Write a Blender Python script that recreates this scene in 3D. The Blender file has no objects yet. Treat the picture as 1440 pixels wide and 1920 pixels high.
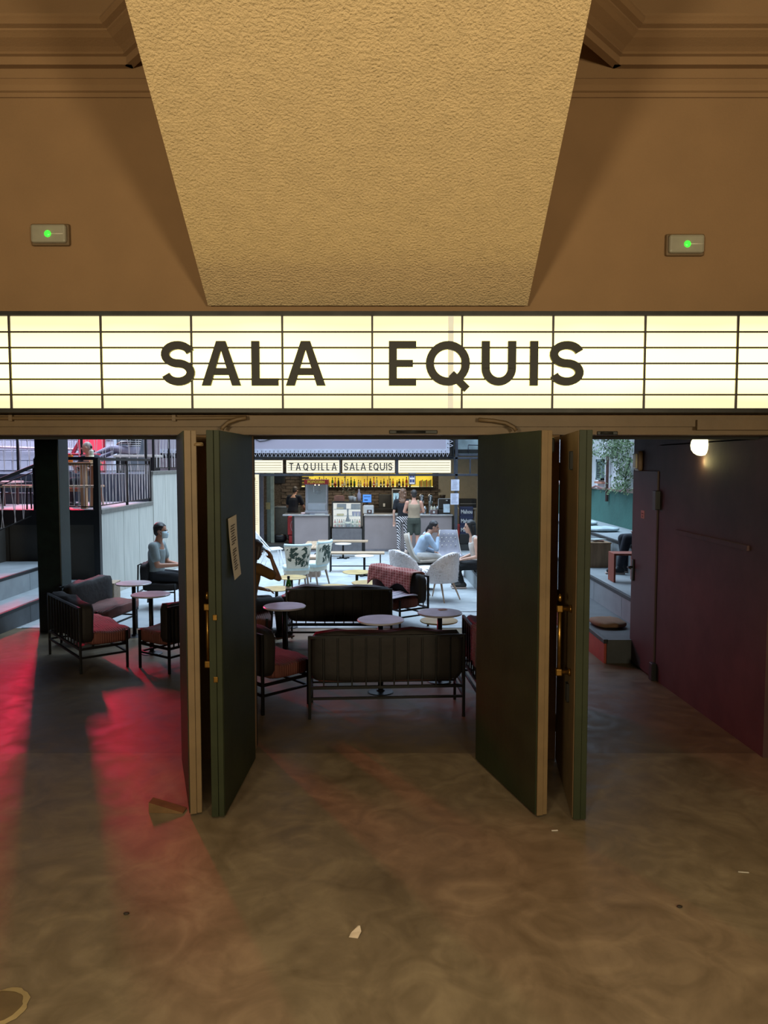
import bpy, bmesh, math, random
from mathutils import Vector, Matrix, Euler
R = math.radians
random.seed(7)
S = bpy.context.scene
COL = S.collection

# ------------------------------------------------------------------ camera
F_PX, PITCH, CAM_Z = 1400.0, math.atan(90 / 1400.0), 2.0
cam = bpy.data.objects.new('camera', bpy.data.cameras.new('camera'))
COL.objects.link(cam)
cam.data.sensor_fit = 'VERTICAL'
cam.data.sensor_height = 24.0
cam.data.lens = 24.0 * F_PX / 1920.0
cam.location = (0, 0, CAM_Z)
cam.rotation_euler = (math.pi / 2 - PITCH, 0, 0)
cam.data.clip_end = 200
S.camera = cam

# ------------------------------------------------------------------ sky, lamps, exposure
S.view_settings.view_transform = 'Standard'
S.view_settings.look = 'None'
S.view_settings.gamma = 1
S.view_settings.use_curve_mapping = False
S.view_settings.exposure = 0.0
S.cycles.use_denoising = True
S.cycles.max_bounces = 8
W = bpy.data.worlds.new('world')
S.world = W
W.use_nodes = True
W.node_tree.nodes['Background'].inputs[0].default_value = (0.55, 0.72, 1.0, 1)
W.node_tree.nodes['Background'].inputs[1].default_value = 0.35


def lamp(name, kind, loc, rot, energy, color, size=1.0, size_y=None, spot=None, blend=.3):
    d = bpy.data.lights.new(name, kind)
    d.energy, d.color = energy, color
    if kind == 'AREA':
        d.size = size
        if size_y:
            d.shape, d.size_y = 'RECTANGLE', size_y
    else:
        d.shadow_soft_size = size
    if kind == 'SPOT':
        d.spot_size, d.spot_blend = R(spot), blend
    o = bpy.data.objects.new(name, d)
    o.location = loc
    o.rotation_euler = rot
    COL.objects.link(o)
    return o


# daylight falling through the open patio roof, the red stage lamp on the terrace, warm lobby lamps
lamp('patio_skylight', 'AREA', (-1.0, 15.8, 6.6), (0, 0, 0), 1380, (.60, .79, 1.0), 10.0, 9.2).data.spread = R(128)
lamp('terrace_fill_light', 'AREA', (-8.3, 16.6, 6.4), (0, 0, 0), 400, (.74, .78, 1.0), 5.6, 4.0).data.spread = R(100)  # extra fill added above the terrace to brighten the block wall
lamp('bar_fill_light', 'AREA', (-.9, 22.0, 2.27), (0, 0, 0), 75, (1.0, .90, .74), 4.4, .5)  # unseen light added under the bar ceiling to brighten the interior
rl_ = lamp('red_stage_light', 'AREA', (-7.62, 17.2, 4.6), (R(-69), 0, R(27)), 62, (1.0, .0, .05), .4, 1.6)
rl_.data.spread = R(58)
lamp('lobby_lamp', 'AREA', (-2.4, -2.9, 2.3), (R(108), 0, R(-14)), 104, (1.0, .86, .58), .8, .8).data.spread = R(112)
lamp('lobby_lamp', 'AREA', (2.4, -2.9, 2.3), (R(108), 0, R(14)), 99, (1.0, .86, .58), .8, .8).data.spread = R(112)
lamp('lobby_ceiling_lamp', 'AREA', (0, -1.0, 4.9), (0, 0, 0), 112, (1.0, .85, .62), 2.4, .6).data.spread = R(112)

# ------------------------------------------------------------------ perspective helpers (image frame 1440 x 1920)
CP, SP = math.cos(PITCH), math.sin(PITCH)
SLOPE = .0274          # the old cinema floor falls away from the lobby


def fz(y):
    return -SLOPE * max(0.0, y - 5.0)


def at(px, py, Y):
    xc, yc = (px - 720) / F_PX, (960 - py) / F_PX
    t = Y / (CP + yc * SP)
    return Vector((xc * t, Y, CAM_Z + t * (-SP + yc * CP)))


def fl(px, py):
    """the point of the floor that the photograph shows at this pixel"""
    xc, yc = (px - 720) / F_PX, (960 - py) / F_PX
    dy, dz = CP + yc * SP, -SP + yc * CP
    t = -CAM_Z / dz
    if t * dy > 5:
        t = -(CAM_Z - 5 * SLOPE - 0) / (dz + SLOPE * dy) if False else -(CAM_Z - 5 * SLOPE) / (dz + SLOPE * dy)
    return Vector((xc * t, t * dy, fz(t * dy)))


# ------------------------------------------------------------------ materials
def lin(h):
    if isinstance(h, str):
        v = [int(h[i:i + 2], 16) / 255 for i in (0, 2, 4)]
        return tuple(x / 12.92 if x <= .04045 else ((x + .055) / 1.055) ** 2.4 for x in v)
    return h


MATS = {}


def mat(name, c, rough=.6, metal=0.0, var=.12, sc=9.0, bump=0.0, bsc=60.0, emit=0.0, stretch=None, c2=None, lo=.35, hi=.65, alpha=1.0, trans=0.0, spec=None):
    if name in MATS:
        return MATS[name]
    m = bpy.data.materials.new(name)
    MATS[name] = m
    m.use_nodes = True
    n, L = m.node_tree.nodes, m.node_tree.links
    b = n['Principled BSDF']
    c = lin(c)
    b.inputs['Roughness'].default_value = rough
    b.inputs['Metallic'].default_value = metal
    if spec is not None:
        b.inputs['Specular IOR Level'].default_value = spec
    tc = n.new('ShaderNodeTexCoord')
    mp = n.new('ShaderNodeMapping')
    if stretch:
        mp.inputs['Scale'].default_value = stretch
    L.new(tc.outputs['Object'], mp.inputs['Vector'])
    nz = n.new('ShaderNodeTexNoise')
    nz.inputs['Scale'].default_value = sc
    nz.inputs['Detail'].default_value = 5
    L.new(mp.outputs[0], nz.inputs['Vector'])
    rp = n.new('ShaderNodeValToRGB')
    rp.color_ramp.elements[0].position, rp.color_ramp.elements[1].position = lo, hi
    a = tuple(max(0, x * (1 - var)) for x in c)
    z = lin(c2) if c2 else tuple(min(1, x * (1 + var)) for x in c)
    rp.color_ramp.elements[0].color = a + (1,)
    rp.color_ramp.elements[1].color = z + (1,)
    L.new(nz.outputs['Fac'], rp.inputs['Fac'])
    if emit:
        b.inputs['Base Color'].default_value = (.05, .05, .05, 1)
    else:
        L.new(rp.outputs['Color'], b.inputs['Base Color'])
    if bump:
        n2 = n.new('ShaderNodeTexNoise')
        n2.inputs['Scale'].default_value = bsc
        n2.inputs['Detail'].default_value = 4
        L.new(mp.outputs[0], n2.inputs['Vector'])
        bp = n.new('ShaderNodeBump')
        bp.inputs['Strength'].default_value = bump
        bp.inputs['Distance'].default_value = .02
        L.new(n2.outputs['Fac'], bp.inputs['Height'])
        L.new(bp.outputs[0], b.inputs['Normal'])
    if emit:
        L.new(rp.outputs['Color'], b.inputs['Emission Color'])
        b.inputs['Emission Strength'].default_value = emit
    if trans:
        b.inputs['Transmission Weight'].default_value = trans
        b.inputs['IOR'].default_value = 1.3
    if alpha < 1:
        b.inputs['Alpha'].default_value = alpha
    return m


def wave_bump(m, scale=40, strength=.6, direction='X', dist=.01):
    n, L = m.node_tree.nodes, m.node_tree.links
    w = n.new('ShaderNodeTexWave')
    w.bands_direction = direction
    w.inputs['Scale'].default_value = scale
    w.inputs['Distortion'].default_value = .8
    tc = n.new('ShaderNodeTexCoord')
    L.new(tc.outputs['Object'], w.inputs['Vector'])
    bp = n.new('ShaderNodeBump')
    bp.inputs['Strength'].default_value = strength
    bp.inputs['Distance'].default_value = dist
    L.new(w.outputs['Fac'], bp.inputs['Height'])
    L.new(bp.outputs[0], n['Principled BSDF'].inputs['Normal'])
    return m


def floor_mat(name, a, b_, c_, r0, r1):
    m = bpy.data.materials.new(name)
    m.use_nodes = True
    n, L = m.node_tree.nodes, m.node_tree.links
    b = n['Principled BSDF']
    b.inputs['Specular IOR Level'].default_value = .15
    tc = n.new('ShaderNodeTexCoord')
    n1 = n.new('ShaderNodeTexNoise')
    n1.inputs['Scale'].default_value, n1.inputs['Detail'].default_value, n1.inputs['Distortion'].default_value = 1.7, 9, 1.5
    n1.inputs['Roughness'].default_value = .62
    L.new(tc.outputs['Object'], n1.inputs['Vector'])
    n2 = n.new('ShaderNodeTexNoise')
    n2.inputs['Scale'].default_value, n2.inputs['Detail'].default_value, n2.inputs['Distortion'].default_value = 4.2, 9, 1.7
    L.new(tc.outputs['Object'], n2.inputs['Vector'])
    mx = n.new('ShaderNodeMath')
    mx.operation = 'MULTIPLY_ADD'
    mx.inputs[1].default_value = .45
    L.new(n2.outputs['Fac'], mx.inputs[0])
    m2 = n.new('ShaderNodeMath')
    m2.operation = 'MULTIPLY'
    m2.inputs[1].default_value = .55
    L.new(n1.outputs['Fac'], m2.inputs[0])
    L.new(m2.outputs[0], mx.inputs[2])
    rp = n.new('ShaderNodeValToRGB')
    e = rp.color_ramp.elements
    e[0].position, e[1].position = .31, .69
    e[0].color, e[1].color = lin(a) + (1,), lin(c_) + (1,)
    k = e.new(.5)
    k.color = lin(b_) + (1,)
    L.new(mx.outputs[0], rp.inputs['Fac'])
    L.new(rp.outputs[0], b.inputs['Base Color'])
    mr = n.new('ShaderNodeMapRange')
    mr.inputs['From Min'].default_value, mr.inputs['From Max'].default_value = .35, .65
    mr.inputs['To Min'].default_value, mr.inputs['To Max'].default_value = r0, r1
    L.new(n2.outputs['Fac'], mr.inputs['Value'])
    L.new(mr.outputs[0], b.inputs['Roughness'])
    return m


def stripe_mat(name, stops, scale, direction='Z', rough=.7, noise=0.0):
    """hard bands of colour along one axis: tags, checks, prints"""
    m = bpy.data.materials.new(name)
    m.use_nodes = True
    n, L = m.node_tree.nodes, m.node_tree.links
    tc = n.new('ShaderNodeTexCoord')
    w = n.new('ShaderNodeTexWave')
    w.bands_direction = direction
    w.inputs['Scale'].default_value = scale
    w.inputs['Distortion'].default_value = noise
    L.new(tc.outputs['Object'], w.inputs['Vector'])
    rp = n.new('ShaderNodeValToRGB')
    rp.color_ramp.interpolation = 'CONSTANT'
    e = rp.color_ramp.elements
    e[0].position, e[0].color = 0, lin(stops[0][1]) + (1,)
    e[1].position, e[1].color = stops[1][0], lin(stops[1][1]) + (1,)
    for p, c in stops[2:]:
        k = e.new(p)
        k.color = lin(c) + (1,)
    L.new(w.outputs['Fac'], rp.inputs['Fac'])
    b = n['Principled BSDF']
    L.new(rp.outputs[0], b.inputs['Base Color'])
    b.inputs['Roughness'].default_value = rough
    return m


# ------------------------------------------------------------------ mesh helpers
class MB:
    def __init__(s):
        s.v, s.f, s.sm = [], [], []

    def add(s, vs, fs, smooth=False):
        o = len(s.v)
        s.v += [tuple(v) for v in vs]
        s.f += [tuple(i + o for i in f) for f in fs]
        s.sm += [smooth] * len(fs)
        return s

    def box(s, x0, x1, y0, y1, z0, z1, M=None):
        vs = [Vector(p) for p in ((x0, y0, z0), (x1, y0, z0), (x1, y1, z0), (x0, y1, z0), (x0, y0, z1), (x1, y0, z1), (x1, y1, z1), (x0, y1, z1))]
        if M:
            vs = [M @ v for v in vs]
        return s.add(vs, [(0, 3, 2, 1), (4, 5, 6, 7), (0, 1, 5, 4), (1, 2, 6, 5), (2, 3, 7, 6), (3, 0, 4, 7)])

    def bbox(s, x0, x1, y0, y1, z0, z1, b=.01, M=None):
        """box with chamfered edges"""
        cx, cy, cz = (x0 + x1) / 2, (y0 + y1) / 2, (z0 + z1) / 2
        bm = bmesh.new()
        bmesh.ops.create_cube(bm, size=1)
        for v in bm.verts:
            v.co = Vector((cx + v.co.x * (x1 - x0), cy + v.co.y * (y1 - y0), cz + v.co.z * (z1 - z0)))
        bmesh.ops.bevel(bm, geom=bm.edges[:], offset=b, segments=2, affect='EDGES', profile=.5)
        bm.verts.index_update()
        s.add([(M @ v.co if M else v.co) for v in bm.verts], [[v.index for v in f.verts] for f in bm.faces])
        bm.free()
        return s

    def tube(s, pts, r, n=8, r2=None, cap=True):
        pts = [Vector(p) for p in pts]
        rings = []
        prev = None
        for i, p in enumerate(pts):
            d = (pts[min(i + 1, len(pts) - 1)] - pts[max(i - 1, 0)]).normalized()
            if prev is None:
                u = d.orthogonal().normalized()
                if abs(d.z) < .99:
                    u = d.cross(Vector((0, 0, 1))).normalized()
            else:
                u = (prev - d * prev.dot(d)).normalized()
            prev = u
            w = d.cross(u)
            rr = r if r2 is None else r + (r2 - r) * i / (len(pts) - 1)
            rings.append([p + (u * math.cos(2 * math.pi * k / n) + w * math.sin(2 * math.pi * k / n)) * rr for k in range(n)])
        vs = [v for rg in rings for v in rg]
        fs = []
        for i in range(len(rings) - 1):
            for k in range(n):
                a, b = i * n + k, i * n + (k + 1) % n
                fs.append((a, b, b + n, a + n))
        s.add(vs, fs, n > 5)
        if cap:
            o = len(s.v) - len(vs)
            s.f += [tuple(o + k for k in range(n - 1, -1, -1)), tuple(o + (len(rings) - 1) * n + k for k in range(n))]
            s.sm += [False, False]
        return s

    def bar(s, p0, p1, w=.02, h=None):
        """square bar between two points"""
        p0, p1 = Vector(p0), Vector(p1)
        h = h or w
        d = (p1 - p0).normalized()
        u = d.cross(Vector((0, 0, 1)))
        u = Vector((1, 0, 0)) if u.length < 1e-3 else u.normalized()
        q = d.cross(u)
        vs = [p + u * (a * w / 2) + q * (b * h / 2) for p in (p0, p1) for a, b in ((-1, -1), (1, -1), (1, 1), (-1, 1))]
        return s.add(vs, [(0, 3, 2, 1), (4, 5, 6, 7), (0, 1, 5, 4), (1, 2, 6, 5), (2, 3, 7, 6), (3, 0, 4, 7)])

    def lathe(s, prof, n=20, c=(0, 0, 0), smooth=True):
        c = Vector(c)
        vs = [c + Vector((r * math.cos(2 * math.pi * k / n), r * math.sin(2 * math.pi * k / n), z)) for r, z in prof for k in range(n)]
        fs = []
        for i in range(len(prof) - 1):
            for k in range(n):
                a, b = i * n + k, i * n + (k + 1) % n
                fs.append((a, b, b + n, a + n))
        fs += [tuple(range(n - 1, -1, -1)), tuple((len(prof) - 1) * n + k for k in range(n))]
        return s.add(vs, fs, smooth)

    def prism(s, poly, axis, a0, a1):
        """poly: 2-D outline; axis x -> (y,z) outline, y -> (x,z), z -> (x,y)"""
        def P(p, a):
            return {'x': (a, p[0], p[1]), 'y': (p[0], a, p[1]), 'z': (p[0], p[1], a)}[axis]
        n = len(poly)
        vs = [P(p, a0) for p in poly] + [P(p, a1) for p in poly]
        fs = [tuple(range(n)), tuple(range(2 * n - 1, n - 1, -1))]
        fs += [(i, i + n, (i + 1) % n + n, (i + 1) % n) for i in range(n)]
        return s.add(vs, fs)

    def ball(s, c, r, n=10, sz=(1, 1, 1), M=None):
        c = Vector(c)
        m = n // 2 + 1
        vs, fs = [], []
        for i in range(1, m):
            t = math.pi * i / m
            for k in range(n):
                a = 2 * math.pi * k / n
                p = Vector((r * sz[0] * math.sin(t) * math.cos(a), r * sz[1] * math.sin(t) * math.sin(a), r * sz[2] * math.cos(t)))
                vs.append((M @ p if M else p) + c)
        for i in range(m - 2):
            for k in range(n):
                a, b = i * n + k, i * n + (k + 1) % n
                fs.append((a, a + n, b + n, b))
        top, bot = Vector((0, 0, r * sz[2])), Vector((0, 0, -r * sz[2]))
        vs += [(M @ top if M else top) + c, (M @ bot if M else bot) + c]
        q = len(vs) - 2
        for k in range(n):
            fs.append((q, k, (k + 1) % n))
            fs.append((q + 1, (m - 2) * n + (k + 1) % n, (m - 2) * n + k))
        return s.add(vs, fs, True)

    def mesh(s, name):
        me = bpy.data.meshes.new(name)
        me.from_pydata(s.v, [], s.f)
        me.polygons.foreach_set('use_smooth', s.sm)
        bm = bmesh.new()
        bm.from_mesh(me)
        bmesh.ops.recalc_face_normals(bm, faces=bm.faces[:])
        bm.to_mesh(me)
        bm.free()
        return me

    def build(s, name, m, parent=None, loc=None, rz=0):
        return put(name, s.mesh(name), m, parent, loc, rz)


def put(name, me, m, parent=None, loc=None, rz=0):
    if m is not None and not me.materials:
        me.materials.append(m)
    o = bpy.data.objects.new(name, me)
    COL.objects.link(o)
    if parent:
        o.parent = parent
    if loc is not None:
        o.location = loc
    if rz:
        o.rotation_euler = (0, 0, rz)
    return o


def tag(o, label=None, cat=None, group=None, kind=None):
    for k, v in (('label', label), ('category', cat), ('group', group), ('kind', kind)):
        if v:
            o[k] = v
    return o


def thing(name, label, cat, loc=(0, 0, 0), rz=0, group=None):
    o = bpy.data.objects.new(name, None)
    COL.objects.link(o)
    o.location = loc
    o.rotation_euler = (0, 0, rz)
    o.empty_display_size = .1
    return tag(o, label, cat, group)


def struct(name, mb, m, parent=None):
    o = mb.build(name, m, parent)
    if not parent:
        o['kind'] = 'structure'
    return o


CACHE = {}


def shared(key, make):
    if key not in CACHE:
        CACHE[key] = make().mesh(key if isinstance(key, str) else key[0])
    return CACHE[key]


def text_mesh(txt, size, depth, bold=0.0, sx=1.0):
    cu = bpy.data.curves.new('text', 'FONT')
    cu.body = txt
    cu.size = size
    cu.extrude = depth
    cu.offset = bold
    cu.align_x = 'CENTER'
    cu.resolution_u = 5
    o = bpy.data.objects.new('text', cu)
    COL.objects.link(o)
    bpy.context.view_layer.update()
    me = bpy.data.meshes.new_from_object(o.evaluated_get(bpy.context.evaluated_depsgraph_get()))
    bpy.data.objects.remove(o)
    xs = [v.co.x for v in me.vertices]
    zs = [v.co.y for v in me.vertices]
    cx = (min(xs) + max(xs)) / 2
    for v in me.vertices:      # stand the letters up: x right, z up, facing -y
        v.co = Vector(((v.co.x - cx) * sx, -v.co.z, v.co.y))
    return me, (max(xs) - min(xs)) * sx, min(zs), max(zs)

# ================================================================== LOBBY SHELL
plaster = mat('wall_plaster', '866847', .9, var=.04, sc=3, bump=.12, bsc=90)
slab_m = mat('rough_plaster', 'cdb184', .85, var=.05, sc=14, bump=.75, bsc=75)
ceil_m = mat('ceiling_paint', '866847', .9, var=.05)
fascia_m = mat('shaded_fascia_paint', '644f34', .6, var=.1, sc=5, bump=.1, bsc=20)  # marquee's shade worked into the colour, hence darker than the wall plaster
dark_steel = mat('dark_steel', '2a2926', .5, .5, var=.2)
black_paint = mat('black_paint', '0c0c0b', .45, var=.2)
black_wall = mat('black_wall', '141311', .8, var=.2)
floor_a = floor_mat('polished_concrete', '6a5c47', '83745d', '9d8d72', .36, .52)
floor_h = floor_mat('shaded_hall_concrete', '5b4f3d', '70624d', '86765c', .35, .51)  # darker than the lobby floor: the hall's shade is put into its colour
floor_b = floor_mat('pale_patio_concrete', '8f979c', 'a3a8aa', 'b3b7b6', .3, .55)

m = MB()
ys = [-4.5, 5.0, 9.57]
m.add([(-5, -4.7, 0), (5, -4.7, 0), (5, 5.06, fz(5.06)), (-5, 5.06, fz(5.06))], [(0, 1, 2, 3)])
struct('floor', m, floor_a)
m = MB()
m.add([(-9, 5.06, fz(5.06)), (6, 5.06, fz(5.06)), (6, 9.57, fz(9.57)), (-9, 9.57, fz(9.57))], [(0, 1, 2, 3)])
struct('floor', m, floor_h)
m = MB()
for a, b in ((9.57, 26.0),):
    m.add([(-12, a, fz(a)), (6, a, fz(a)), (6, b, fz(b)), (-12, b, fz(b))], [(0, 1, 2, 3)])
struct('floor', m, floor_b)
m = MB()
for a in (9.57, 10.82):
    m.add([(-4.7 if a < 10 else .9, a - .018, fz(a) + .004), (2.28, a - .018, fz(a) + .004), (2.28, a + .018, fz(a) + .003), (-4.7 if a < 10 else .9, a + .018, fz(a) + .003)], [(0, 1, 2, 3)])
struct('trim_1', m, black_paint)

YW = 4.95              # lobby side of the front wall
HEAD = 2.19            # underside of the door head
m = MB()
m.box(-4.5, 4.5, YW, YW + .22, HEAD, 5.3)                 # wall above the doors
m.box(-1.36, -.90, YW, YW + .22, 0, HEAD)                 # left pier
m.box(.66, 1.16, YW, YW + .22, 0, HEAD)                   # right pier
m.box(-4.5, -2.96, YW, YW + .22, 0, HEAD)
m.box(2.72, 4.5, YW, YW + .22, 0, HEAD)
struct('wall_front', m, plaster)
m = MB()
m.box(-9, 6, YW + .221, YW + .26, HEAD - .02, 3.6)        # black back of the wall, hall side
for a, b in ((-1.36, -.9), (.66, 1.16)):
    m.box(a, b, YW + .221, YW + .26, 0, HEAD - .02)
m.box(-9, -2.96, YW + .221, YW + .26, -.02, HEAD - .02)
m.box(2.72, 6, YW + .221, YW + .26, -.02, HEAD - .02)
struct('wall_inner', m, black_wall)
for nm, box in (('wall_left', (-4.7, -4.5, -4.5, 5.17, 0, 5.3)), ('wall_right', (4.5, 4.7, -4.5, 5.17, 0, 5.3)), ('wall_back', (-4.5, 4.5, -4.7, -4.5, 0, 5.3))):
    struct(nm, MB().box(*box), plaster)
struct('ceiling', MB().box(-4.7, 4.7, -4.7, 5.17, 5.3, 5.5), ceil_m)

# sloping rough-plastered soffit (the underside of the stair above)
a, b = at(390, 573, 4.9), at(989, 573, 4.9)
c, d = at(232, -8, 3.33), at(1111, -8, 3.33)
k = 1.55
c2, d2 = a + (c - a) * k, b + (d - b) * k
m = MB()
up = Vector((0, .16, .22))
m.add([a, b, d2, c2, Vector((a.x, a.y, 5.3)), Vector((b.x, b.y, 5.3)), Vector((d2.x, d2.y, 5.3)), Vector((c2.x, c2.y, 5.3))], [(0, 1, 2, 3), (4, 7, 6, 5), (0, 4, 5, 1), (1, 5, 6, 2), (2, 6, 7, 3), (3, 7, 4, 0)])
struct('beam', m, slab_m)

# cornice: a moulded run each side of the soffit, mitred where it meets it
zc = [at(720, p, YW).z for p in (184, 176, 164, 152)]
zl, zh = at(720, 121, YW - .05).z, at(720, 28, YW - .26).z
H_ = zh - zl
PROF_C = [(0, zl), (.05, zl), (.05, zl + .27 * H_), (.075, zl + .29 * H_), (.07, zl + .38 * H_), (.10, zl + .46 * H_), (.16, zl + .58 * H_), (.185, zl + .66 * H_), (.20, zl + .70 * H_),
          (.20, zl + .76 * H_), (.235, zl + .80 * H_), (.255, zl + .9 * H_), (.25, zl + H_), (.20, zl + H_ * 1.02), (.20, zl + H_ * 1.25), (0, zl + H_ * 1.25)]
PROF_L = [(0, zc[0]), (.012, zc[0]), (.014, zc[1]), (.03, zc[1] + .006), (.036, zc[2]), (.03, zc[3]), (.012, zc[3] + .012), (0, zc[3] + .014)]
for i, (x0, x1, xr, xb_) in enumerate(((-4.5, -1.60, -1.60, -1.1), (1.46, 4.5, 1.46, .9))):
    o = struct('trim_%d' % (i + 2), MB().prism([(YW - p, z) for p, z in PROF_C], 'x', x0, x1), plaster)
    MB().prism([(YW - p, z) for p, z in PROF_L], 'x', *((x0, xb_) if i == 0 else (xb_, x1))).build('picture_rail', plaster, o)
    s = -1 if xr < 0 else 1
    # canted return that turns towards the room and dies into the side of the soffit
    A_, B_ = Vector((xr + s * .01, YW)), Vector((xr - s * .50, YW - .55))
    nn = Vector((s * .74, -.67))
    n = len(PROF_C)
    vs = [((A_ + nn * p).x, (A_ + nn * p).y, z) for p, z in PROF_C] + [((B_ + nn * p).x, (B_ + nn * p).y, z) for p, z in PROF_C]
    r = MB().add(vs, [tuple(range(n)), tuple(range(2 * n - 1, n - 1, -1))] + [(j, j + n, (j + 1) % n + n, (j + 1) % n) for j in range(n)])
    r.build('cornice_return', plaster, o)

# ---------------------------------------------------------------- marquee light box
YM = 4.72
sign = thing('marquee_sign', 'long backlit cinema marquee over the doors with black letters SALA EQUIS', 'sign', (0, YM, 0))
zt, zb = at(720, 593, YM).z, at(720, 766, YM).z
zT, zB = at(720, 585, YM).z, at(720, 774, YM).z
glow = mat('marquee_glow', (1.0, .90, .66), .4, var=0, c2=(1.0, 1.0, .93), sc=1.1, emit=1.0, lo=.3, hi=.62)
rail_m = mat('sign_rail', '241816', .5, var=.1)
letter_m = mat('letter_plastic', '1f1d14', .6, var=.1)


def glow_setup(m, strength, edge, mid, z0, z1):
    """lamps behind the sheet: brighter along the middle, yellower at top and bottom edges, patchy"""
    n, L = m.node_tree.nodes, m.node_tree.links
    b = n['Principled BSDF']
    tc = n.new('ShaderNodeTexCoord')
    sp = n.new('ShaderNodeSeparateXYZ')
    L.new(tc.outputs['Object'], sp.inputs[0])
    mr = n.new('ShaderNodeMapRange')
    mr.inputs['From Min'].default_value, mr.inputs['From Max'].default_value = z0, z1
    mr.inputs['To Min'].default_value, mr.inputs['To Max'].default_value = -1, 1
    L.new(sp.outputs['Z'], mr.inputs['Value'])
    p = n.new('ShaderNodeMath')
    p.operation = 'POWER'
    ab = n.new('ShaderNodeMath')
    ab.operation = 'ABSOLUTE'
    L.new(mr.outputs[0], ab.inputs[0])
    L.new(ab.outputs[0], p.inputs[0])
    p.inputs[1].default_value = 2.2
    nz = n.new('ShaderNodeTexNoise')
    nz.inputs['Scale'].default_value = 1.3
    L.new(tc.outputs['Object'], nz.inputs['Vector'])
    ad = n.new('ShaderNodeMath')
    ad.operation = 'MULTIPLY_ADD'
    ad.inputs[1].default_value = .6
    L.new(nz.outputs['Fac'], ad.inputs[0])
    L.new(p.outputs[0], ad.inputs[2])
    rp = n.new('ShaderNodeValToRGB')
    rp.color_ramp.elements[0].position, rp.color_ramp.elements[0].color = .35, mid + (1,)
    rp.color_ramp.elements[1].position, rp.color_ramp.elements[1].color = 1.25 if False else 1.0, edge + (1,)
    L.new(ad.outputs[0], rp.inputs['Fac'])
    L.new(rp.outputs[0], b.inputs['Emission Color'])
    b.inputs['Emission Strength'].default_value = strength
    b.inputs['Base Color'].default_value = (.05, .05, .04, 1)
    for l in list(b.inputs['Base Color'].links):
        L.remove(l)


glow_setup(glow, 1.0, (1.15, .96, .54), (3.3, 2.75, .93), zb, zt)
divs = [20, 191, 360, 530, 698, 866, 1036, 1208, 1381]
xs = [at(p, 680, YM).x for p in divs]
step = xs[1] - xs[0]
xs = [xs[0] - 3 * step, xs[0] - 2 * step, xs[0] - step] + xs + [xs[-1] + step, xs[-1] + 2 * step, xs[-1] + 3 * step]
for i in range(len(xs) - 1):
    o = MB().box(xs[i] + .004, xs[i + 1] - .004, 0, .012, zb, zt).build('light_panel', glow, sign)
for x in xs:
    MB().box(x - .006, x + .006, -.012, 0, zb, zt).build('divider', rail_m, sign)
for p in (623, 652.5, 682, 711.5, 740.5):
    z = at(720, p, YM).z
    MB().box(xs[0], xs[-1], -.018, -.006, z - .005, z + .005).build('rail', rail_m, sign)
xj = at(845, 680, YM).x
MB().box(xj - .017, xj + .017, -.004, -.001, zb, zt).build('joint_strip', mat('joint_strip', (.80, .70, .47), .4, emit=.95, var=.02), sign)
m = MB().box(xs[0], xs[-1], -.03, .22, zt, zT).box(xs[0], xs[-1], -.03, .22, zB, zb).box(xs[0], xs[-1], .2, .22, zb, zt)
m.box(xs[0] - .03, xs[0], -.03, .22, zB, zT).box(xs[-1], xs[-1] + .03, -.03, .22, zB, zT)
m.build('frame', dark_steel, sign)
def ribbon(pts, w, d, closed=False, M=None):
    """flat constant-width stroke in the x-z plane, extruded d along y"""
    P = [Vector((p[0], p[1])) for p in pts]
    n = len(P)
    vs = []
    for i, p in enumerate(P):
        a = P[(i - 1) % n] if closed or i else p
        b = P[(i + 1) % n] if closed or i < n - 1 else p
        d1 = (p - a).normalized() if (p - a).length else (b - p).normalized()
        d2 = (b - p).normalized() if (b - p).length else d1
        nn = Vector((-(d1.y + d2.y), d1.x + d2.x))
        nn = nn.normalized() if nn.length > 1e-6 else Vector((-d1.y, d1.x))
        k = w / 2 / max(.5, nn.dot(Vector((-d1.y, d1.x))))
        for q in (p + nn * k, p - nn * k):
            vs += [(q.x, 0, q.y), (q.x, d, q.y)]
    fs = []
    for i in range(n if closed else n - 1):
        a, b = 4 * i, 4 * ((i + 1) % n)
        fs += [(a, a + 2, b + 2, b), (a + 1, b + 1, b + 3, a + 3), (a, b, b + 1, a + 1), (a + 2, a + 3, b + 3, b + 2)]
    if not closed:
        e = 4 * (n - 1)
        fs += [(0, 1, 3, 2), (e, e + 2, e + 3, e + 1)]
    return vs, fs


def arc(cx, cy, rx, ry, a0, a1, n=14):
    return [(cx + rx * math.cos(R(a0 + (a1 - a0) * i / n)), cy + ry * math.sin(R(a0 + (a1 - a0) * i / n))) for i in range(n + 1)]


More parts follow.
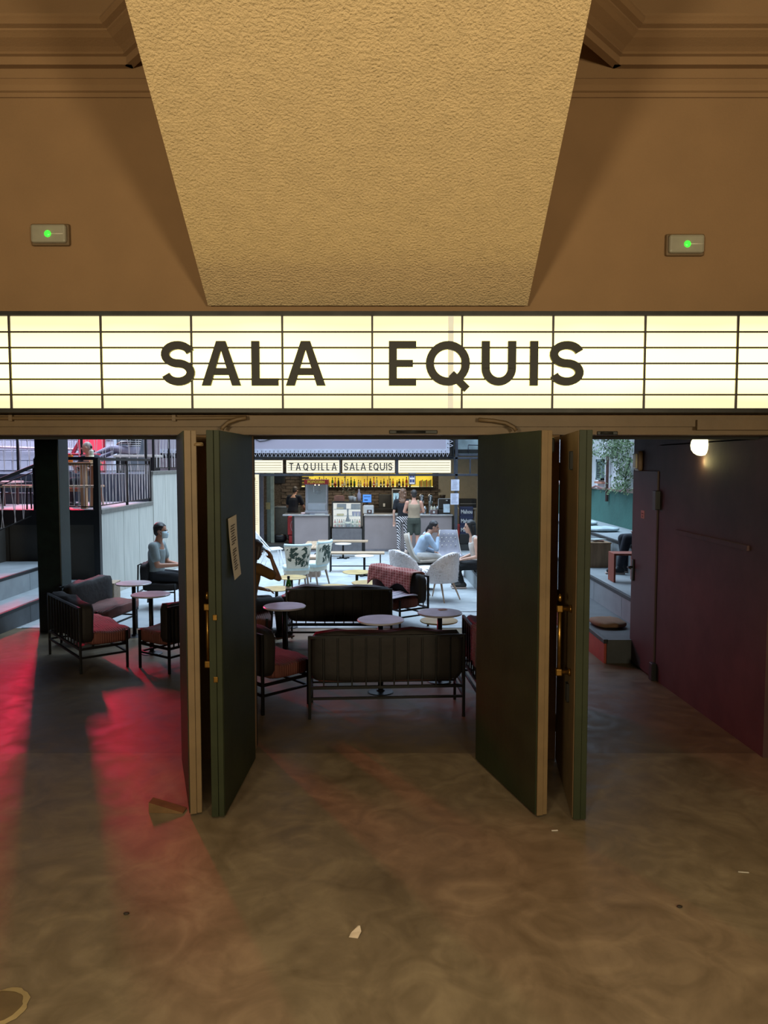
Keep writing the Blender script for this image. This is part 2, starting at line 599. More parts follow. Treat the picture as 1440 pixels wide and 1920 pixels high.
def letter(ch, W, H, w, d):
    """sans-serif capital W wide and H tall with stroke w"""
    h = w / 2
    m = MB()
    add = lambda pts, closed=False, ww=None: m.add(*ribbon(pts, ww or w, d, closed))
    if ch == 'S':
        r = (H - w) / 4
        rx = (W - w) / 2
        cx = W / 2
        add(arc(cx, H - h - r, rx, r, 15, 270, 18)[:-1] + arc(cx, h + r, rx, r, 90, -165, 18))
    elif ch == 'A':
        m.prism([(0, 0), (w * 1.1, 0), (W / 2 + w * .32, H), (W / 2 - w * .58, H)], 'y', 0, d)
        m.prism([(W, 0), (W - w * 1.1, 0), (W / 2 - w * .32, H), (W / 2 + w * .58, H)], 'y', -.0012, d - .0008)
        m.box(W * .27, W * .73, .002, d - .002, H * .24, H * .24 + w * .85)
    elif ch == 'L':
        m.box(0, w, 0, d, 0, H).box(w, W, 0, d, 0, w * .9)
    elif ch == 'E':
        m.box(0, w, 0, d, 0, H).box(w, W, 0, d, 0, w * .9).box(w, W, 0, d, H - w * .9, H).box(w, W * .88, 0, d, H / 2 - w * .42, H / 2 + w * .42)
    elif ch == 'Q':
        add(arc(W / 2, H / 2, W / 2 - h, H / 2 - h, 0, 360, 32)[:-1], True)
        v_, f_ = ribbon([(W * .58, H * .27), (W * .94, -H * .08)], w * .9, d + .0016)
        m.add([(p[0], p[1] - .0008, p[2]) for p in v_], f_)
    elif ch == 'U':
        r = W / 2 - h
        add([(h, H), (h, r + h)] + arc(W / 2, r + h, r, r, 180, 360, 14) + [(W - h, r + h), (W - h, H)])
    elif ch == 'I':
        m.box(0, W, 0, d, 0, H)
    elif ch == 'T':
        m.box(0, W, 0, d, H - w, H).box(W / 2 - h, W / 2 + h, 0, d, 0, H - w)
    return m


top, bot = at(720, 641, YM).z, at(720, 724, YM).z
for ch, x0, x1 in (('S', 305, 367), ('A', 380, 453), ('L', 473, 523), ('A', 537, 611), ('E', 729, 780), ('Q', 798, 880), ('U', 902, 966), ('I', 992, 1007), ('S', 1029, 1092)):
    p0, p1 = at(x0, 683, YM), at(x1, 683, YM)
    letter(ch, p1.x - p0.x, top - bot, (.050 if ch != 'I' else .06), .024).build('letter', letter_m, sign, (p0.x, -.036, bot))

# fascia, conduit and door head under the marquee
m = MB().box(-4.5, 4.5, YW - .10, YW - .001, at(720, 800, 4.85).z, zB - .01)
m.box(-4.5, 4.5, YW - .06, YW - .001, HEAD, HEAD + .055)
m.box(at(1310, 800, 4.8).x, 4.5, YW - .13, YW - .1, at(720, 806, 4.82).z, at(720, 787, 4.82).z)
struct('trim_4', m, fascia_m)
cd = thing('conduit', 'thin pale conduit pipe running along the fascia under the marquee', 'pipe')
za = at(720, 784, 4.83).z
MB().tube([(-4.4, 4.835, za), (-1.3, 4.835, za), at(462, 783, 4.835)], .012, 8).build('pipe_run', fascia_m, cd)
for x in (-3.6, -2.4, -1.35):
    MB().box(x - .012, x + .012, 4.822, 4.85, za - .02, za + .02).build('clip', fascia_m, cd)

# door closers and cable hoses on the fascia
for nm, lab, pts in (('cable_hose', 'pale flexible hose arching above the left pair of doors', [(462, 783), (445, 786), (428, 792), (418, 801), (416, 806)]),
                     ('cable_hose', 'pale flexible hose curving above the right pair of doors', [(897, 787), (925, 789), (948, 793), (963, 801), (968, 808)])):
    o = MB().tube([at(x, y, 4.80) for x, y in pts], .013, 8).build(nm, fascia_m)
    tag(o, lab, 'hose')
for nm, lab, x0, x1, y in (('door_latch', 'worn dark latch strip on the door head over the middle doorway', 730, 820, 810), ('door_latch', 'short chipped latch plate on the door head over the right doorway', 1120, 1158, 812)):
    p0, p1 = at(x0, y, 4.88), at(x1, y, 4.88)
    o = thing(nm, lab, 'latch', ((p0.x + p1.x) / 2, 4.88, p0.z))
    w = (p1.x - p0.x) / 2
    MB().bbox(-w, w, -.005, .012, -.012, .012, .004).build('plate', dark_steel, o)
    MB().tube([(-w * .7, -.012, 0), (w * .5, -.012, 0)], .007, 8).build('bolt', dark_steel, o)

# ---------------------------------------------------------------- emergency lights on the wall
body_m = mat('grey_translucent', '8f8a78', .35, var=.08)
led_m = mat('green_led', (.02, 1.0, .02), .3, emit=2.6, var=0)
chrome = mat('chrome', 'b8b8b4', .2, 1, var=.05)
tube_m = mat('unlit_tube', 'd8d2bc', .3, var=.05)


def emergency(px, py, lab):
    p = at(px, py, YW)
    o = thing('emergency_light', lab, 'light', (p.x, YW, p.z))
    MB().bbox(-.125, .125, -.03, 0, -.07, .07, .012).build('back_plate', fascia_m, o)
    MB().bbox(-.113, .113, -.06, -.02, -.058, .058, .015).build('diffuser', body_m, o)
    MB().ball((0, -.062, -.005), .021, 12, (1, .35, 1)).build('green_indicator', led_m, o)
    MB().tube([(.02, -.0615, -.005), (.1, -.0615, -.005)], .0025, 6).build('tube_filament', tube_m, o)
    return o


emergency(97, 442, 'emergency light with green dot on the wall left of the sloping soffit')
emergency(1282, 461, 'emergency light with green dot on the wall right of the sloping soffit')

# ---------------------------------------------------------------- doors
green_m = mat('door_green', '2d3220', .55, spec=.2, var=.15, sc=4, bump=.05, bsc=30)
beige_m = mat('door_beige', '755f40', .55, var=.12, sc=5, bump=.06, bsc=30)
brass = mat('brass', '8d6a32', .33, .9, var=.2, sc=20)
DOOR_H = 2.185


def door(n, hinge, near, front_sign, edge_m, label, thick=.055, back_m=None):
    """leaf from the hinge on the jamb to its near edge; front_sign: side the beige front faces (+1 right)"""
    h, q = Vector((hinge[0], hinge[1], 0)), Vector((near[0], near[1], 0))
    d = q - h
    ang = math.atan2(d.y, d.x)
    L = d.length
    o = thing('door_%d' % n, label, 'door', (h.x, h.y, 0), ang)
    o['kind'] = 'structure'
    t = thick / 2
    # local: +x along the leaf to its near edge, +y to the leaf's left
    f = 1 if front_sign > 0 else -1          # near edge points to -y world, so local +y is world +x
    MB().box(0, L - .004, -t * .99, t * .99, .012, DOOR_H).build('core', dark_steel, o)
    MB().box(.002, L - .012, f * t * .99, f * (t + .008), .012, DOOR_H - .002).build('front_sheet', beige_m, o)
    MB().box(.002, L - .012, -f * t * .99, -f * (t + .008), .012, DOOR_H - .002).build('back_sheet', back_m or green_m, o)
    MB().bbox(L - .006, L + .006, -t - .004, t * .15, .012, DOOR_H, .002).build('edge_strip', edge_m, o)
    MB().bbox(L - .006, L, t * .2, t + .006, .012, DOOR_H, .002).build('edge_strip', edge_m, o)
    for z in (.25, 1.1, 1.95):
        MB().tube([(-.012, f * t, z - .06), (-.012, f * t, z + .06)], .011, 8).build('hinge', dark_steel, o)
    return o, f, t, L


def pull(o, f, t, x, z0, z1, out=.075):
    hd = MB()
    y0, y1 = f * (t + .008), f * (t + out)
    hd.tube([(x, y1, z0 - .02), (x, y1, z1 + .02)], .011, 10)
    h = hd.build('pull_handle', brass, o)
    for z in (z0, z1):
        b = MB().lathe([(.022, 0), (.022, .012), (.014, .016), (.013, out - .02)], 12)
        bo = b.build('bracket', brass, h)
        bo.location = (x, y0, z)
        bo.rotation_euler = (R(-90) * f, 0, 0)
        MB().bbox(x - .02, x + .02, y1 - .018, y1 + .018, z - .02, z + .02, .006).build('socket', brass, h)
    MB().lathe([(.004, 0), (.011, .008), (.012, .03), (.004, .045)], 10, (x, y1, z1 + .04)).build('finial', brass, h)
    return h


hin = YW - .005
# left pair
o, f, t, L = door(1, (-1.335, hin), (-1.072, 4.14), 1, beige_m, 'beige edged door leaf, leftmost of the four open leaves')
MB().lathe([(.03, 0), (.03, .012), (.02, .02)], 6, (L - .015, f * (t + .02), 2.1)).build('door_stop', beige_m, o)
o, f, t, L = door(2, (-.908, hin), (-.938, 4.10), -1, green_m, 'dark green door leaf with a paper notice taped on it', .06)
pull(o, f, t, L - .1, .86, 1.19, .04)
for z in (.8, 1.15):
    MB().bbox(L + .004, L + .009, -.012, .012, z - .016, z + .016, .003).build('latch_plate', brass, o)
# right pair
o, f, t, L = door(3, (.652, hin), (.895, 4.12), 1, beige_m, 'dark green door leaf with beige edge, right of the middle doorway')
MB().bbox(L - .13, L - .05, f * (t + .008), f * (t + .055), 2.06, 2.15, .012).build('closer_block', black_paint, o)
MB().box(L - .12, L - .06, f * (t + .008), f * (t + .02), 1.8, 1.9).build('bolt_guide', black_paint, o)
o, f, t, L = door(4, (1.20, hin), (1.095, 4.07), -1, green_m, 'door leaf with beige face and brass pull handle, rightmost of the four', .06)
pull(o, f, t, L - .17, .8, 1.17)
for z in (.66, 2.02):
    MB().bbox(L - .28, L - .22, f * (t + .008), f * (t + .02), z - .05, z + .05, .004).build('keeper', dark_steel, o)

# paper notice on the green leaf (face turned to the middle doorway)
paper_m = stripe_mat('printed_notice', [(0, 'b5ab98'), (.62, '6a6154')], 14, 'Z', .8)
clean_paper = mat('paper', 'c9c2b4', .8, var=.04)
p0, p1 = Vector((-.865, 4.50)), Vector((-.905, 4.245))
face_x = lambda y: -.908 + (-.03) * (4.945 - y) / .845 + .041
o = thing('paper_notice', 'white typed paper notice hanging crooked on the green door leaf', 'notice')
m = MB()
gx = []
ya, yb = 4.24, 4.44
N = 8
for i in range(N + 1):
    s = i / N
    z = 1.70 - s * .36
    sh = -.0 + .055 * s
    curl = .02 * s * s
    for y in (ya + sh, yb + sh * .35):
        gx.append((face_x(y) + .004 + curl, y, z - (.0 if y > 4.35 else .012)))
m.add(gx, [(2 * i, 2 * i + 1, 2 * i + 3, 2 * i + 2) for i in range(N)])
pn = m.build('sheet', clean_paper, o)
sol = pn.modifiers.new('thickness', 'SOLIDIFY')
sol.thickness = .001
m = MB()
random.seed(3)
for blk, (s0, s1) in enumerate(((.16, .5), (.55, .87))):
    for j in range(9 if blk else 8):
        s = s0 + (s1 - s0) * j / 8
        z = 1.70 - s * .36
        y0 = ya + .055 * s + .03 + (.012 if j % 3 == 0 else 0)
        y1 = yb + .019 * s - .04 - random.random() * .05
        x = lambda y: face_x(y) + .0062 + .02 * s * s
        m.add([(x(y0), y0, z - .007), (x(y1), y1, z), (x(y1), y1, z + .008), (x(y0), y0, z + .001)], [(0, 1, 2, 3)])
m.build('print_lines', mat('ink', '4d4438', .8), o)['kind'] = 'stuff'

# ================================================================== HALL AND PATIO SHELL
metal_wall = mat('maroon_painted_metal', '432d2c', .7, 0, var=.22, sc=2.5, bump=.08, bsc=12)
door_metal = mat('grey_painted_metal', '4a3836', .6, 0, var=.12, sc=3)
teal_m = mat('teal_painted_render', '336058', .75, var=.12, sc=2, bump=.2, bsc=20)
white_render = mat('flaking_white_render', 'e2e2e6', .9, var=.16, sc=1.5, bump=.4, bsc=9)
plank_m = mat('washed_plywood', 'aeaca2', .75, var=.1, sc=3, stretch=(6, 6, .5))
tier_m = mat('grey_tier_paint', '8f9699', .55, var=.1, sc=4)
tier_dark = mat('dark_tier_boards', '4b4f52', .6, var=.2, sc=4)
tier_red = mat('red_oxide_boards', 'a5432f', .6, var=.14, sc=4)
nosing_m = mat('black_nosing', '17181a', .5, var=.1)
pillar_g = mat('pillar_green', '1d2c29', .4, var=.2)

# ceiling of the covered hall, black, up to the patio edge
m = MB().box(-9, 6, YW + .26, 9.8, 2.75, 2.9).box(-4.4, 4.2, 9.7, 9.8, 2.44, 2.75)  # lip at the patio edge is added out of view to cut daylight
struct('ceiling', m, black_wall)
struct('wall_left', MB().box(-9.2, -9, YW + .26, 12, -.4, 3.6), black_wall)
# pillar between the hall and the left steps
pl = MB().bbox(-4.345, -4.045, 9.3, 9.6, fz(9.3) - .02, 2.74, .012).build('column', pillar_g)
tag(pl, kind='structure')
MB().bbox(-4.38, -4.01, 9.27, 9.63, 2.42, 2.5, .01).build('collar', beige_m, pl)

# right-hand metal wall with its narrow flush door
XR = 2.585
m = MB().box(XR, XR + .12, YW + .03, 7.0, -.1, 2.18).box(XR, XR + .12, YW + .27, 7.0, 2.17, 2.75)
m.box(XR, XR + .12, 7.0, 7.74, 1.925, 2.75)
wr = struct('wall_right', m, metal_wall)
MB().bbox(XR - .02, XR, YW + .3, 6.55, 1.385, 1.425, .004).build('dado_strip', metal_wall, wr)
o = thing('door_5', 'narrow flush metal door at the far end of the right wall', 'door', (XR, 7.0, fz(7.2)))
o['kind'] = 'structure'
MB().bbox(-.012, .06, .03, .72, .01, 1.995, .006).build('door_panel', door_metal, o)
MB().box(.01, .1, -.01, .028, 0, 2.02).build('door_jamb', black_paint, o)
for z in (.08, 1.72):
    MB().bbox(-.05, 0, -.035, .045, z - .09, z + .09, .006).build('hinge_block', black_paint, o)
hd = MB().bbox(-.03, -.012, .62, .67, .86, 1.08, .004).build('escutcheon', black_paint, o)
MB().tube([(-.02, .645, 1.0), (-.07, .645, 1.0), (-.075, .55, 1.0)], .011, 8).build('lever', black_paint, hd)
st = MB().box(-.016, -.0125, .36, .45, 1.52, 1.6).build('sticker', mat('sticker_paper', 'd8a58c', .7), o)
MB().box(-.018, -.016, .38, .43, 1.565, 1.575).box(-.018, -.016, .39, .41, 1.535, 1.55).build('sticker_print', mat('sticker_ink', '7a4436', .8), st)
# unlit emergency lamp above that door
o = thing('emergency_light', 'small unlit bulkhead lamp on the maroon wall above the flush door', 'light', (XR, 7.53, 2.03))
MB().bbox(-.05, 0, -.07, .07, -.1, .1, .02).build('housing', mat('bulkhead_plastic', '8a7058', .4), o)
MB().bbox(-.07, -.045, -.045, .045, -.075, .075, .012).build('lens', tube_m, o)
# lit globe on the same wall
gp = at(1315, 836, 6.1)
gp.x = XR - .26
gp = Vector((XR - .10, 6.07, 2.16))
g = at(1315, 835, 6.05)
o = thing('globe_lamp', 'lit cream globe lamp on a bracket on the maroon wall', 'lamp', (g.x, g.y, g.z))
globe_m = mat('lit_globe', (1.0, .93, .5), .4, emit=3.0, var=0)
MB().lathe([(.0, -.085), (.03, -.08), (.058, -.062), (.076, -.035), (.082, 0), (.076, .035), (.058, .062), (.03, .08), (0.001, .085)], 18).build('globe', globe_m, o)
MB().tube([(.02, 0, .03), (XR - g.x, 0, .03)], .016, 8).lathe([(.055, .06), (.06, .075), (.05, .11)], 14).build('bracket', black_paint, o)
MB().bbox(XR - g.x - .02, XR - g.x, -.05, .05, -.03, .09, .006).build('wall_plate', black_paint, o)
lamp('globe_light', 'POINT', (g.x, g.y, g.z - .13), (0, 0, 0), 1.6, (1.0, .85, .35), .06)

# teal and white party wall of the patio
XW = 4.25
struct('wall_right', MB().box(XW, XW + .2, 7.2, 26, -.6, 1.52), teal_m)
wv = struct('wall_right', MB().box(XW + .02, XW + .2, 7.2, 26, 1.52, 6.5), white_render)
ch = MB()
xs_ = [7.5 + i * .3 for i in range(46)]
random.seed(11)
zz = [1.52 + random.uniform(-.02, .07) for _ in xs_]
for i in range(len(xs_) - 1):
    ch.add([(XW - .012, xs_[i], 1.5), (XW - .012, xs_[i + 1], 1.5), (XW - .012, xs_[i + 1], zz[i + 1]), (XW - .012, xs_[i], zz[i]),
            (XW + .03, xs_[i], 1.5), (XW + .03, xs_[i + 1], 1.5), (XW + .03, xs_[i + 1], zz[i + 1]), (XW + .03, xs_[i], zz[i])],
           [(0, 1, 2, 3), (3, 2, 6, 7)])
ch.build('mortar_band', mat('bare_mortar', 'b29a90', .9), wv)

# raked seating on the right: tier blocks of boards
def tier(name, x0, x1, z0, z1, ya, yb, front, top, n, idn):
    """long step running away along y: top, board front, nosing"""
    o = tag(bpy.data.objects.new(name, None), kind='structure')
    COL.objects.link(o)
    s = 1 if x1 > x0 else -1
    MB().box(min(x0 + s * .03, x1), max(x0 + s * .03, x1), ya, yb, z1 - .03, z1).build('tread', top, o)
    step = (yb - ya) / n
    for i in range(n):
        MB().bbox(x0 - .001, x0 + s * .025, ya + i * step + .004, ya + (i + 1) * step - .004, z0, z1 - .045, .003) if False else None
        a, b = sorted((x0, x0 + s * .025))
        MB().box(a, b, ya + i * step + .004, ya + (i + 1) * step - .004, z0, z1 - .04).build('front_board', front, o)
    a, b = sorted((x0 - s * .006, x0 + s * .04))
    MB().bbox(a, b, ya, yb, z1 - .04, z1 + .004, .004).build('nosing', nosing_m, o)
    a, b = sorted((x0 + s * .03, x1))
    MB().box(a, b, ya + .005, ya + .03, z0, z1 - .03).build('end_board', top, o)
    return o


tier('platform_1', 2.29, 2.84, -.45, .175, 7.66, 17, tier_red, tier_dark, 6, 0)
tier('platform_2', 2.82, 3.45, -.45, .47, 7.6, 17, tier_m, tier_m, 8, 0)
tier('platform_3', 3.43, 4.25, -.45, .87, 7.6, 17, tier_m, tier_m, 8, 0)
# ... and on the left, mirrored steps up to the terrace
tier('platform_4', -4.78, -5.27, -.4, .13, 7.0, 11.98, tier_dark, tier_m, 5, 0)
tier('platform_5', -5.25, -6.1, -.4, .43, 7.0, 11.98, tier_m, tier_m, 5, 0)
struct('wall_left', MB().box(-6.3, -6.1, 7.0, 11.98, -.4, .98), mat('dark_grey_boarding', '48453f', .8, var=.1, sc=2))
MB().bbox(-6.1, -5.98, 7.0, 10.6, .78, .84, .01).build('ledge', black_paint, bpy.data.objects['wall_left.001'] if 'wall_left.001' in bpy.data.objects else None)

# terrace: block, black edge beam, plywood retaining wall
TX, TY, TZ = -4.6, 12.0, 1.25
terr = struct('platform_6', MB().box(-10.5, TX - .03, TY + .02, 19.0, 1.1, TZ), mat('red_terrace_paint', '9a8a8e', .5, var=.1))
MB().box(-10.5, TX - .04, TY, TY + .14, 1.02, TZ + .01).build('edge_beam', black_paint, terr)
MB().box(TX - .06, TX + .02, TY - .02, TY + .08, fz(TY) - .02, 2.1).build('corner_post', black_paint, terr)
fp = MB()
for i, (x0, x1) in enumerate(((-6.1, -5.38), (-5.37, -4.68), (-7.4, -6.12))):
    MB().box(x0, x1, TY + .12, TY + .16, -.3, 1.02).build('front_panel', mat('dark_grey_boarding', '48453f', .8), terr)
ret = struct('wall_retaining', MB().box(TX - .12, TX - .03, TY + .1, 20.3, -.5, 1.19), black_paint)
ys_ = [12.1, 13.15, 13.98, 14.84]
for i in range(3):
    MB().box(TX - .03, TX, ys_[i] + .006, ys_[i + 1] - .006, fz(ys_[i + 1]) - .03, 1.19).build('panel', plank_m, ret)
MB().bbox(TX - .1, TX + .02, 12.1, 14.82, 1.19, 1.26, .006).build('coping', mat('coping_steel', '6d6a63', .5), ret)
ys_ = [14.86, 15.7, 16.6, 17.6, 18.6, 19.6]
for i in range(5):
    MB().box(TX - .03, TX + .004, ys_[i] + .006, ys_[i + 1] - .006, fz(ys_[i + 1]) - .03, 1.79).build('panel', plank_m, ret)
MB().bbox(TX - .1, TX + .02, 14.84, 19.6, 1.79, 1.86, .006).build('coping', mat('coping_steel', '6d6a63', .5), ret)
struct('platform_7', MB().box(-10.5, TX - .03, 14.9, 21, 1.2, 1.8), mat('dark_blue_boarding', '3a3d48', .7, var=.2))

# block wall behind the terrace, each painted block a piece of its own
block_m = mat('painted_block', 'c2c2cf', .85, var=.1, sc=2, bump=.2, bsc=25)
bw = struct('wall_block', MB().box(-11.5, -6.6, 18.32, 18.5, 1.2, 5.5), mat('block_mortar', 'd4d4dc', .9))
bs, k = [], 0
random.seed(5)
bme = None
for r_ in range(9):
    x = -11.4 + (.19 if r_ % 2 else 0)
    while x < -6.9:
        if bme is None:
            b_ = MB().bbox(.008, .375, -.02, .02, .008, .235, .006)
            bme = b_.mesh('brick')
        o = put('brick', bme, block_m, bw, (x, 18.315 + random.uniform(-.004, .004), 1.35 + r_ * .245))
        x += .383
        k += 1
MB().tube([(-11.4, 18.2, 2.47), (-6.7, 18.2, 2.33)], .03, 8).build('wall_pipe', mat('pink_lit_pipe', 'd9b9c4', .5), bw)
struct('wall_left', MB().box(-11.7, -11.5, 12, 20, -.4, 5.5), white_render)
# back of the terrace
struct('wall_terrace_back', MB().box(-6.6, -4.62, 20.9, 21.05, 1.2, 5.5), mat('pale_pink_boarding', 'b6a4a8', .8, var=.1))

# ---------------------------------------------------------------- bar front
YB = 20.3
steel_frame = mat('blue_grey_steel', '3d4048', .45, .4, var=.12)
brick_bar = mat('old_brick', '5c5247', .9, var=.35, sc=18, bump=.4, bsc=30)
cream_m = mat('cream_wall', 'b9b19c', .85, var=.05)
zf = fz(20.6)
bz = zf + .16
struct('platform_8', MB().box(-3.9, 3.0, 20.95, 26, zf - .2, bz), mat('dark_bar_floor', '3b3a38', .6))
wb = struct('wall_bar', MB().box(-3.9, 1.75, 24.0, 24.2, -.5, 5.5), brick_bar)
# courses of real brick where the photo shows them, around the barman and behind the machines
random.seed(9)
bm_ = MB().bbox(.006, .294, -.03, .03, .006, .094, .006).mesh('brick')
mort = mat('brick_a', '675b4f', .9, var=.3, sc=9)
for r_ in range(17):
    x = -3.3 + (.15 if r_ % 2 else 0)
    while x < 1.5:
        z = .7 + r_ * .1
        hid = z > 1.25 and z < 1.75 and x > -2.55
        if not hid and (z < 1.3 and x > -2.6 and k < 420 or x <= -2.5):
            put('brick', bm_, mort, wb, (x, 23.99, z))
            k += 1
        x += .3
struct('wall_bar_right', MB().box(1.75, 3.4, 24.0, 24.1, -.5, 5.5).box(3.3, 3.4, 20.6, 24, -.5, 5.5), cream_m)
struct('wall_bar_left', MB().box(-4.6, -4.45, 20.3, 24.2, -.5, 5.5), mat('grey_corridor', '5a5f60', .7))
struct('ceiling', MB().box(-4.6, 4.2, 20.6, 24.2, 2.3, 2.4), black_wall)
struct('wall_back', MB().box(-12, 4.4, 25.8, 26, -1, 7), white_render)
# steel beams and posts of the bar front
fr = tag(bpy.data.objects.new('bar_front_frame', None), 'dark steel frame of posts and beams around the bar opening', 'frame')
COL.objects.link(fr)
q = lambda px, py: at(px, py, YB)
def beam(px0, px1, py0, py1, name='beam', d=.12):
    a_, b_ = q(px0, py1), q(px1, py0)
    MB().bbox(a_.x, b_.x, YB - .02, YB + d, a_.z, b_.z, .006).build(name, steel_frame, fr)
beam(455, 912, 857, 861)
beam(455, 912, 888.5, 892.5)
for x0, x1 in ((523.5, 529.5), (633.5, 638.5), (741.5, 747.5), (850.5, 853)):
    beam(x0, x1, 861, 888.5, 'mullion')
beam(852, 859, 780, 1032, 'post')
beam(859, 912, 851, 855)
beam(880, 883, 861, 888, 'mullion', .05)
# upper right: concrete back with a rail
struct('wall_upper', MB().box(q(856, 850).x, 4.2, 20.62, 20.75, q(0, 851).z, 5.5), mat('stained_concrete', '7f8c8e', .85, var=.25, sc=3))
rl = thing('railing', 'thin grey rail against the stained concrete at upper right of the bar', 'railing', (q(880, 838).x, 20.55, 0))
z1, z2 = q(0, 834).z, q(0, 842).z
MB().tube([(0, 0, z1), (.9, 0, z1 - .02)], .015, 6).build('top_rail', steel_frame, rl)
for x in (0, .45):
    MB().tube([(x, 0, q(0, 850).z), (x, 0, z1)], .012, 6).build('post', steel_frame, rl)

# ================================================================== FURNITURE
brown_m = wave_bump(mat('brown_quilted_cover', '6f3f36', .75, var=.2, sc=6), 14, .45, 'Y', .015)
brown_plain = mat('brown_cushion', '1d1714', .75, var=.25, sc=5, bump=.3, bsc=14)
frame_m = mat('black_tube', '0e0e0e', .4, .3, var=.2)


def soft_box(x0, x1, y0, y1, z0, z1, seed=0, amp=.012, nx=10, ny=5, nz=4, e=6.0):
    """puffy cushion: a superellipsoid box with slightly uneven faces"""
    bm = bmesh.new()
    bmesh.ops.create_cube(bm, size=2)
    bmesh.ops.subdivide_edges(bm, edges=bm.edges[:], cuts=5, use_grid_fill=True)
    cx, cy, cz = (x0 + x1) / 2, (y0 + y1) / 2, (z0 + z1) / 2
    hx, hy, hz = (x1 - x0) / 2, (y1 - y0) / 2, (z1 - z0) / 2
    for v in bm.verts:
        p = v.co
        n = (abs(p.x) ** e + abs(p.y) ** e + abs(p.z) ** e) ** (1 / e)
        s = 1 / n
        w = amp * (math.sin(p.x * 5 + seed) * math.cos(p.y * 4 + seed * 2) + math.sin(p.z * 3 + p.x * 7 + seed * 3) * .6)
        v.co = Vector((cx + p.x * s * hx, cy + p.y * s * hy + w * (.4 if hy < hz else .1), cz + p.z * s * hz + w * (.9 if p.z > 0 else .15)))
    bm.verts.index_update()
    m = MB()
    m.add([v.co for v in bm.verts], [[v.index for v in f.verts] for f in bm.faces], True)
    bm.free()
    return m


BENCH = 'low benches with brown cushions'


def bench(label, rear_right, a, Wd=1.2, seed=0, blanket=None):
    """low two-seat lounge bench; rear_right: floor point under its rear right leg, a: facing azimuth (deg from +y)"""
    f = Vector((math.sin(R(a)), math.cos(R(a)), 0))
    r = Vector((math.cos(R(a)), -math.sin(R(a)), 0))
    c = Vector(rear_right) - r * Wd / 2 + f * .0
    o = thing('lounge_bench', label, 'bench', (c.x, c.y, fz(c.y + f.y * .22) - .004), -R(a))
    h = Wd / 2
    D = .46
    for x in (-h, h):
        for y, t in ((0, .68), (D, .40)):
            o_ = put('leg', shared(('leg', t), lambda: MB().bbox(-.0115, .0115, -.0115, .0115, 0, t, .003)), frame_m, o, (x, y, 0))
    m = MB()
    for y in (0, D):
        m.bar((-h, y, .262), (h, y, .262), .022)
    for x in (-h, h):
        m.bar((x, 0, .262), (x, D, .262), .022)
    put('seat_frame', shared(('seat_frame', Wd), lambda: m), frame_m, o)
    for y in (0, D):
        put('stretcher', shared(('stretcher', Wd), lambda: MB().bar((-h, 0, .175), (h, 0, .175), .018)), frame_m, o, (0, y, 0))
    for x in (-h, h):
        put('stretcher', shared(('stretcher', 'side'), lambda: MB().bar((0, 0, .175), (0, D, .175), .018)), frame_m, o, (x, 0, 0))
    m2 = MB()
    m2.bar((-h, 0, .67), (h, 0, .67), .02)
    put('back_rail', shared(('back_rail', Wd), lambda: m2), frame_m, o)
    n = 11
    for i in range(1, n):
        put('back_bar', shared(('back_bar', 0), lambda: MB().bbox(-.006, .006, -.006, .006, .262, .67, .002)), frame_m, o, (-h + Wd * i / n, 0, 0))
    soft_box(-h + .008, h - .008, .10, D + .07, .27, .405, seed, .012, e=9).build('seat_cushion', brown_m, o)
    soft_box(-h + .002, h - .002, .008, .15, .30, .70, seed + 2, .014, e=9).build('back_cushion', brown_plain, o)
    return o


def leg_floor(px, py):
    return fl(px, py)


Bf = bench('brown cushioned bench seen from behind, in the middle doorway nearest the camera', fl(869, 1343), -3.5, 1.23, 1)
Bl = bench('brown bench turned right, half hidden behind the green leaf with the notice', fl(493, 1341), 47, 1.2, 2)
Bm = bench('dark bench seen from behind, standing behind the front bench', (.085, 8.47, 0), 0, 1.2, 3)
Bb = bench('brown bench draped with a red checked blanket at the patio edge', (.575 - .57 * 1.12, 9.72 + .82 * 1.12, 0), 235, 1.12, 4)
Br = bench('brown bench with a grey knitted throw, half hidden behind the right green leaf', (.79, 5.57, 0), 86, 1.08, 5)
L1 = bench('red lit bench seen from behind, nearest on the left beside the green pillar', fl(152, 1264), 51, 1.08, 6)
L2 = bench('bench with red seat backed against the green pillar', (-3.80, 8.68, 0), 99, .95, 7)
p_ = fl(318, 1264)
L3 = bench('bench at left of the beige edged leaf facing the two small round tables', (p_.x + .58 * .64, p_.y + .814 * .64, 0), 305.5, .64, 8)
B6 = bench('bench on which the woman in mustard yellow sits', (-1.74, 8.05, 0), 75, 1.2, 9)

# blankets lie on benches: things of their own
def drape(pts_fn, nx, ny, m, name, label, cat, parent_bench, thick=.008):
    mb = MB()
    vs = [pts_fn(i / nx, j / ny) for j in range(ny + 1) for i in range(nx + 1)]
    fs = [(j * (nx + 1) + i, j * (nx + 1) + i + 1, (j + 1) * (nx + 1) + i + 1, (j + 1) * (nx + 1) + i) for j in range(ny) for i in range(nx)]
    M = Matrix.Translation(parent_bench.location) @ parent_bench.rotation_euler.to_matrix().to_4x4()
    mb.add([M @ Vector(v) for v in vs], fs, True)
    o = mb.build(name, m)
    s = o.modifiers.new('thickness', 'SOLIDIFY')
    s.thickness = thick
    s.offset = 1
    return tag(o, label, cat)


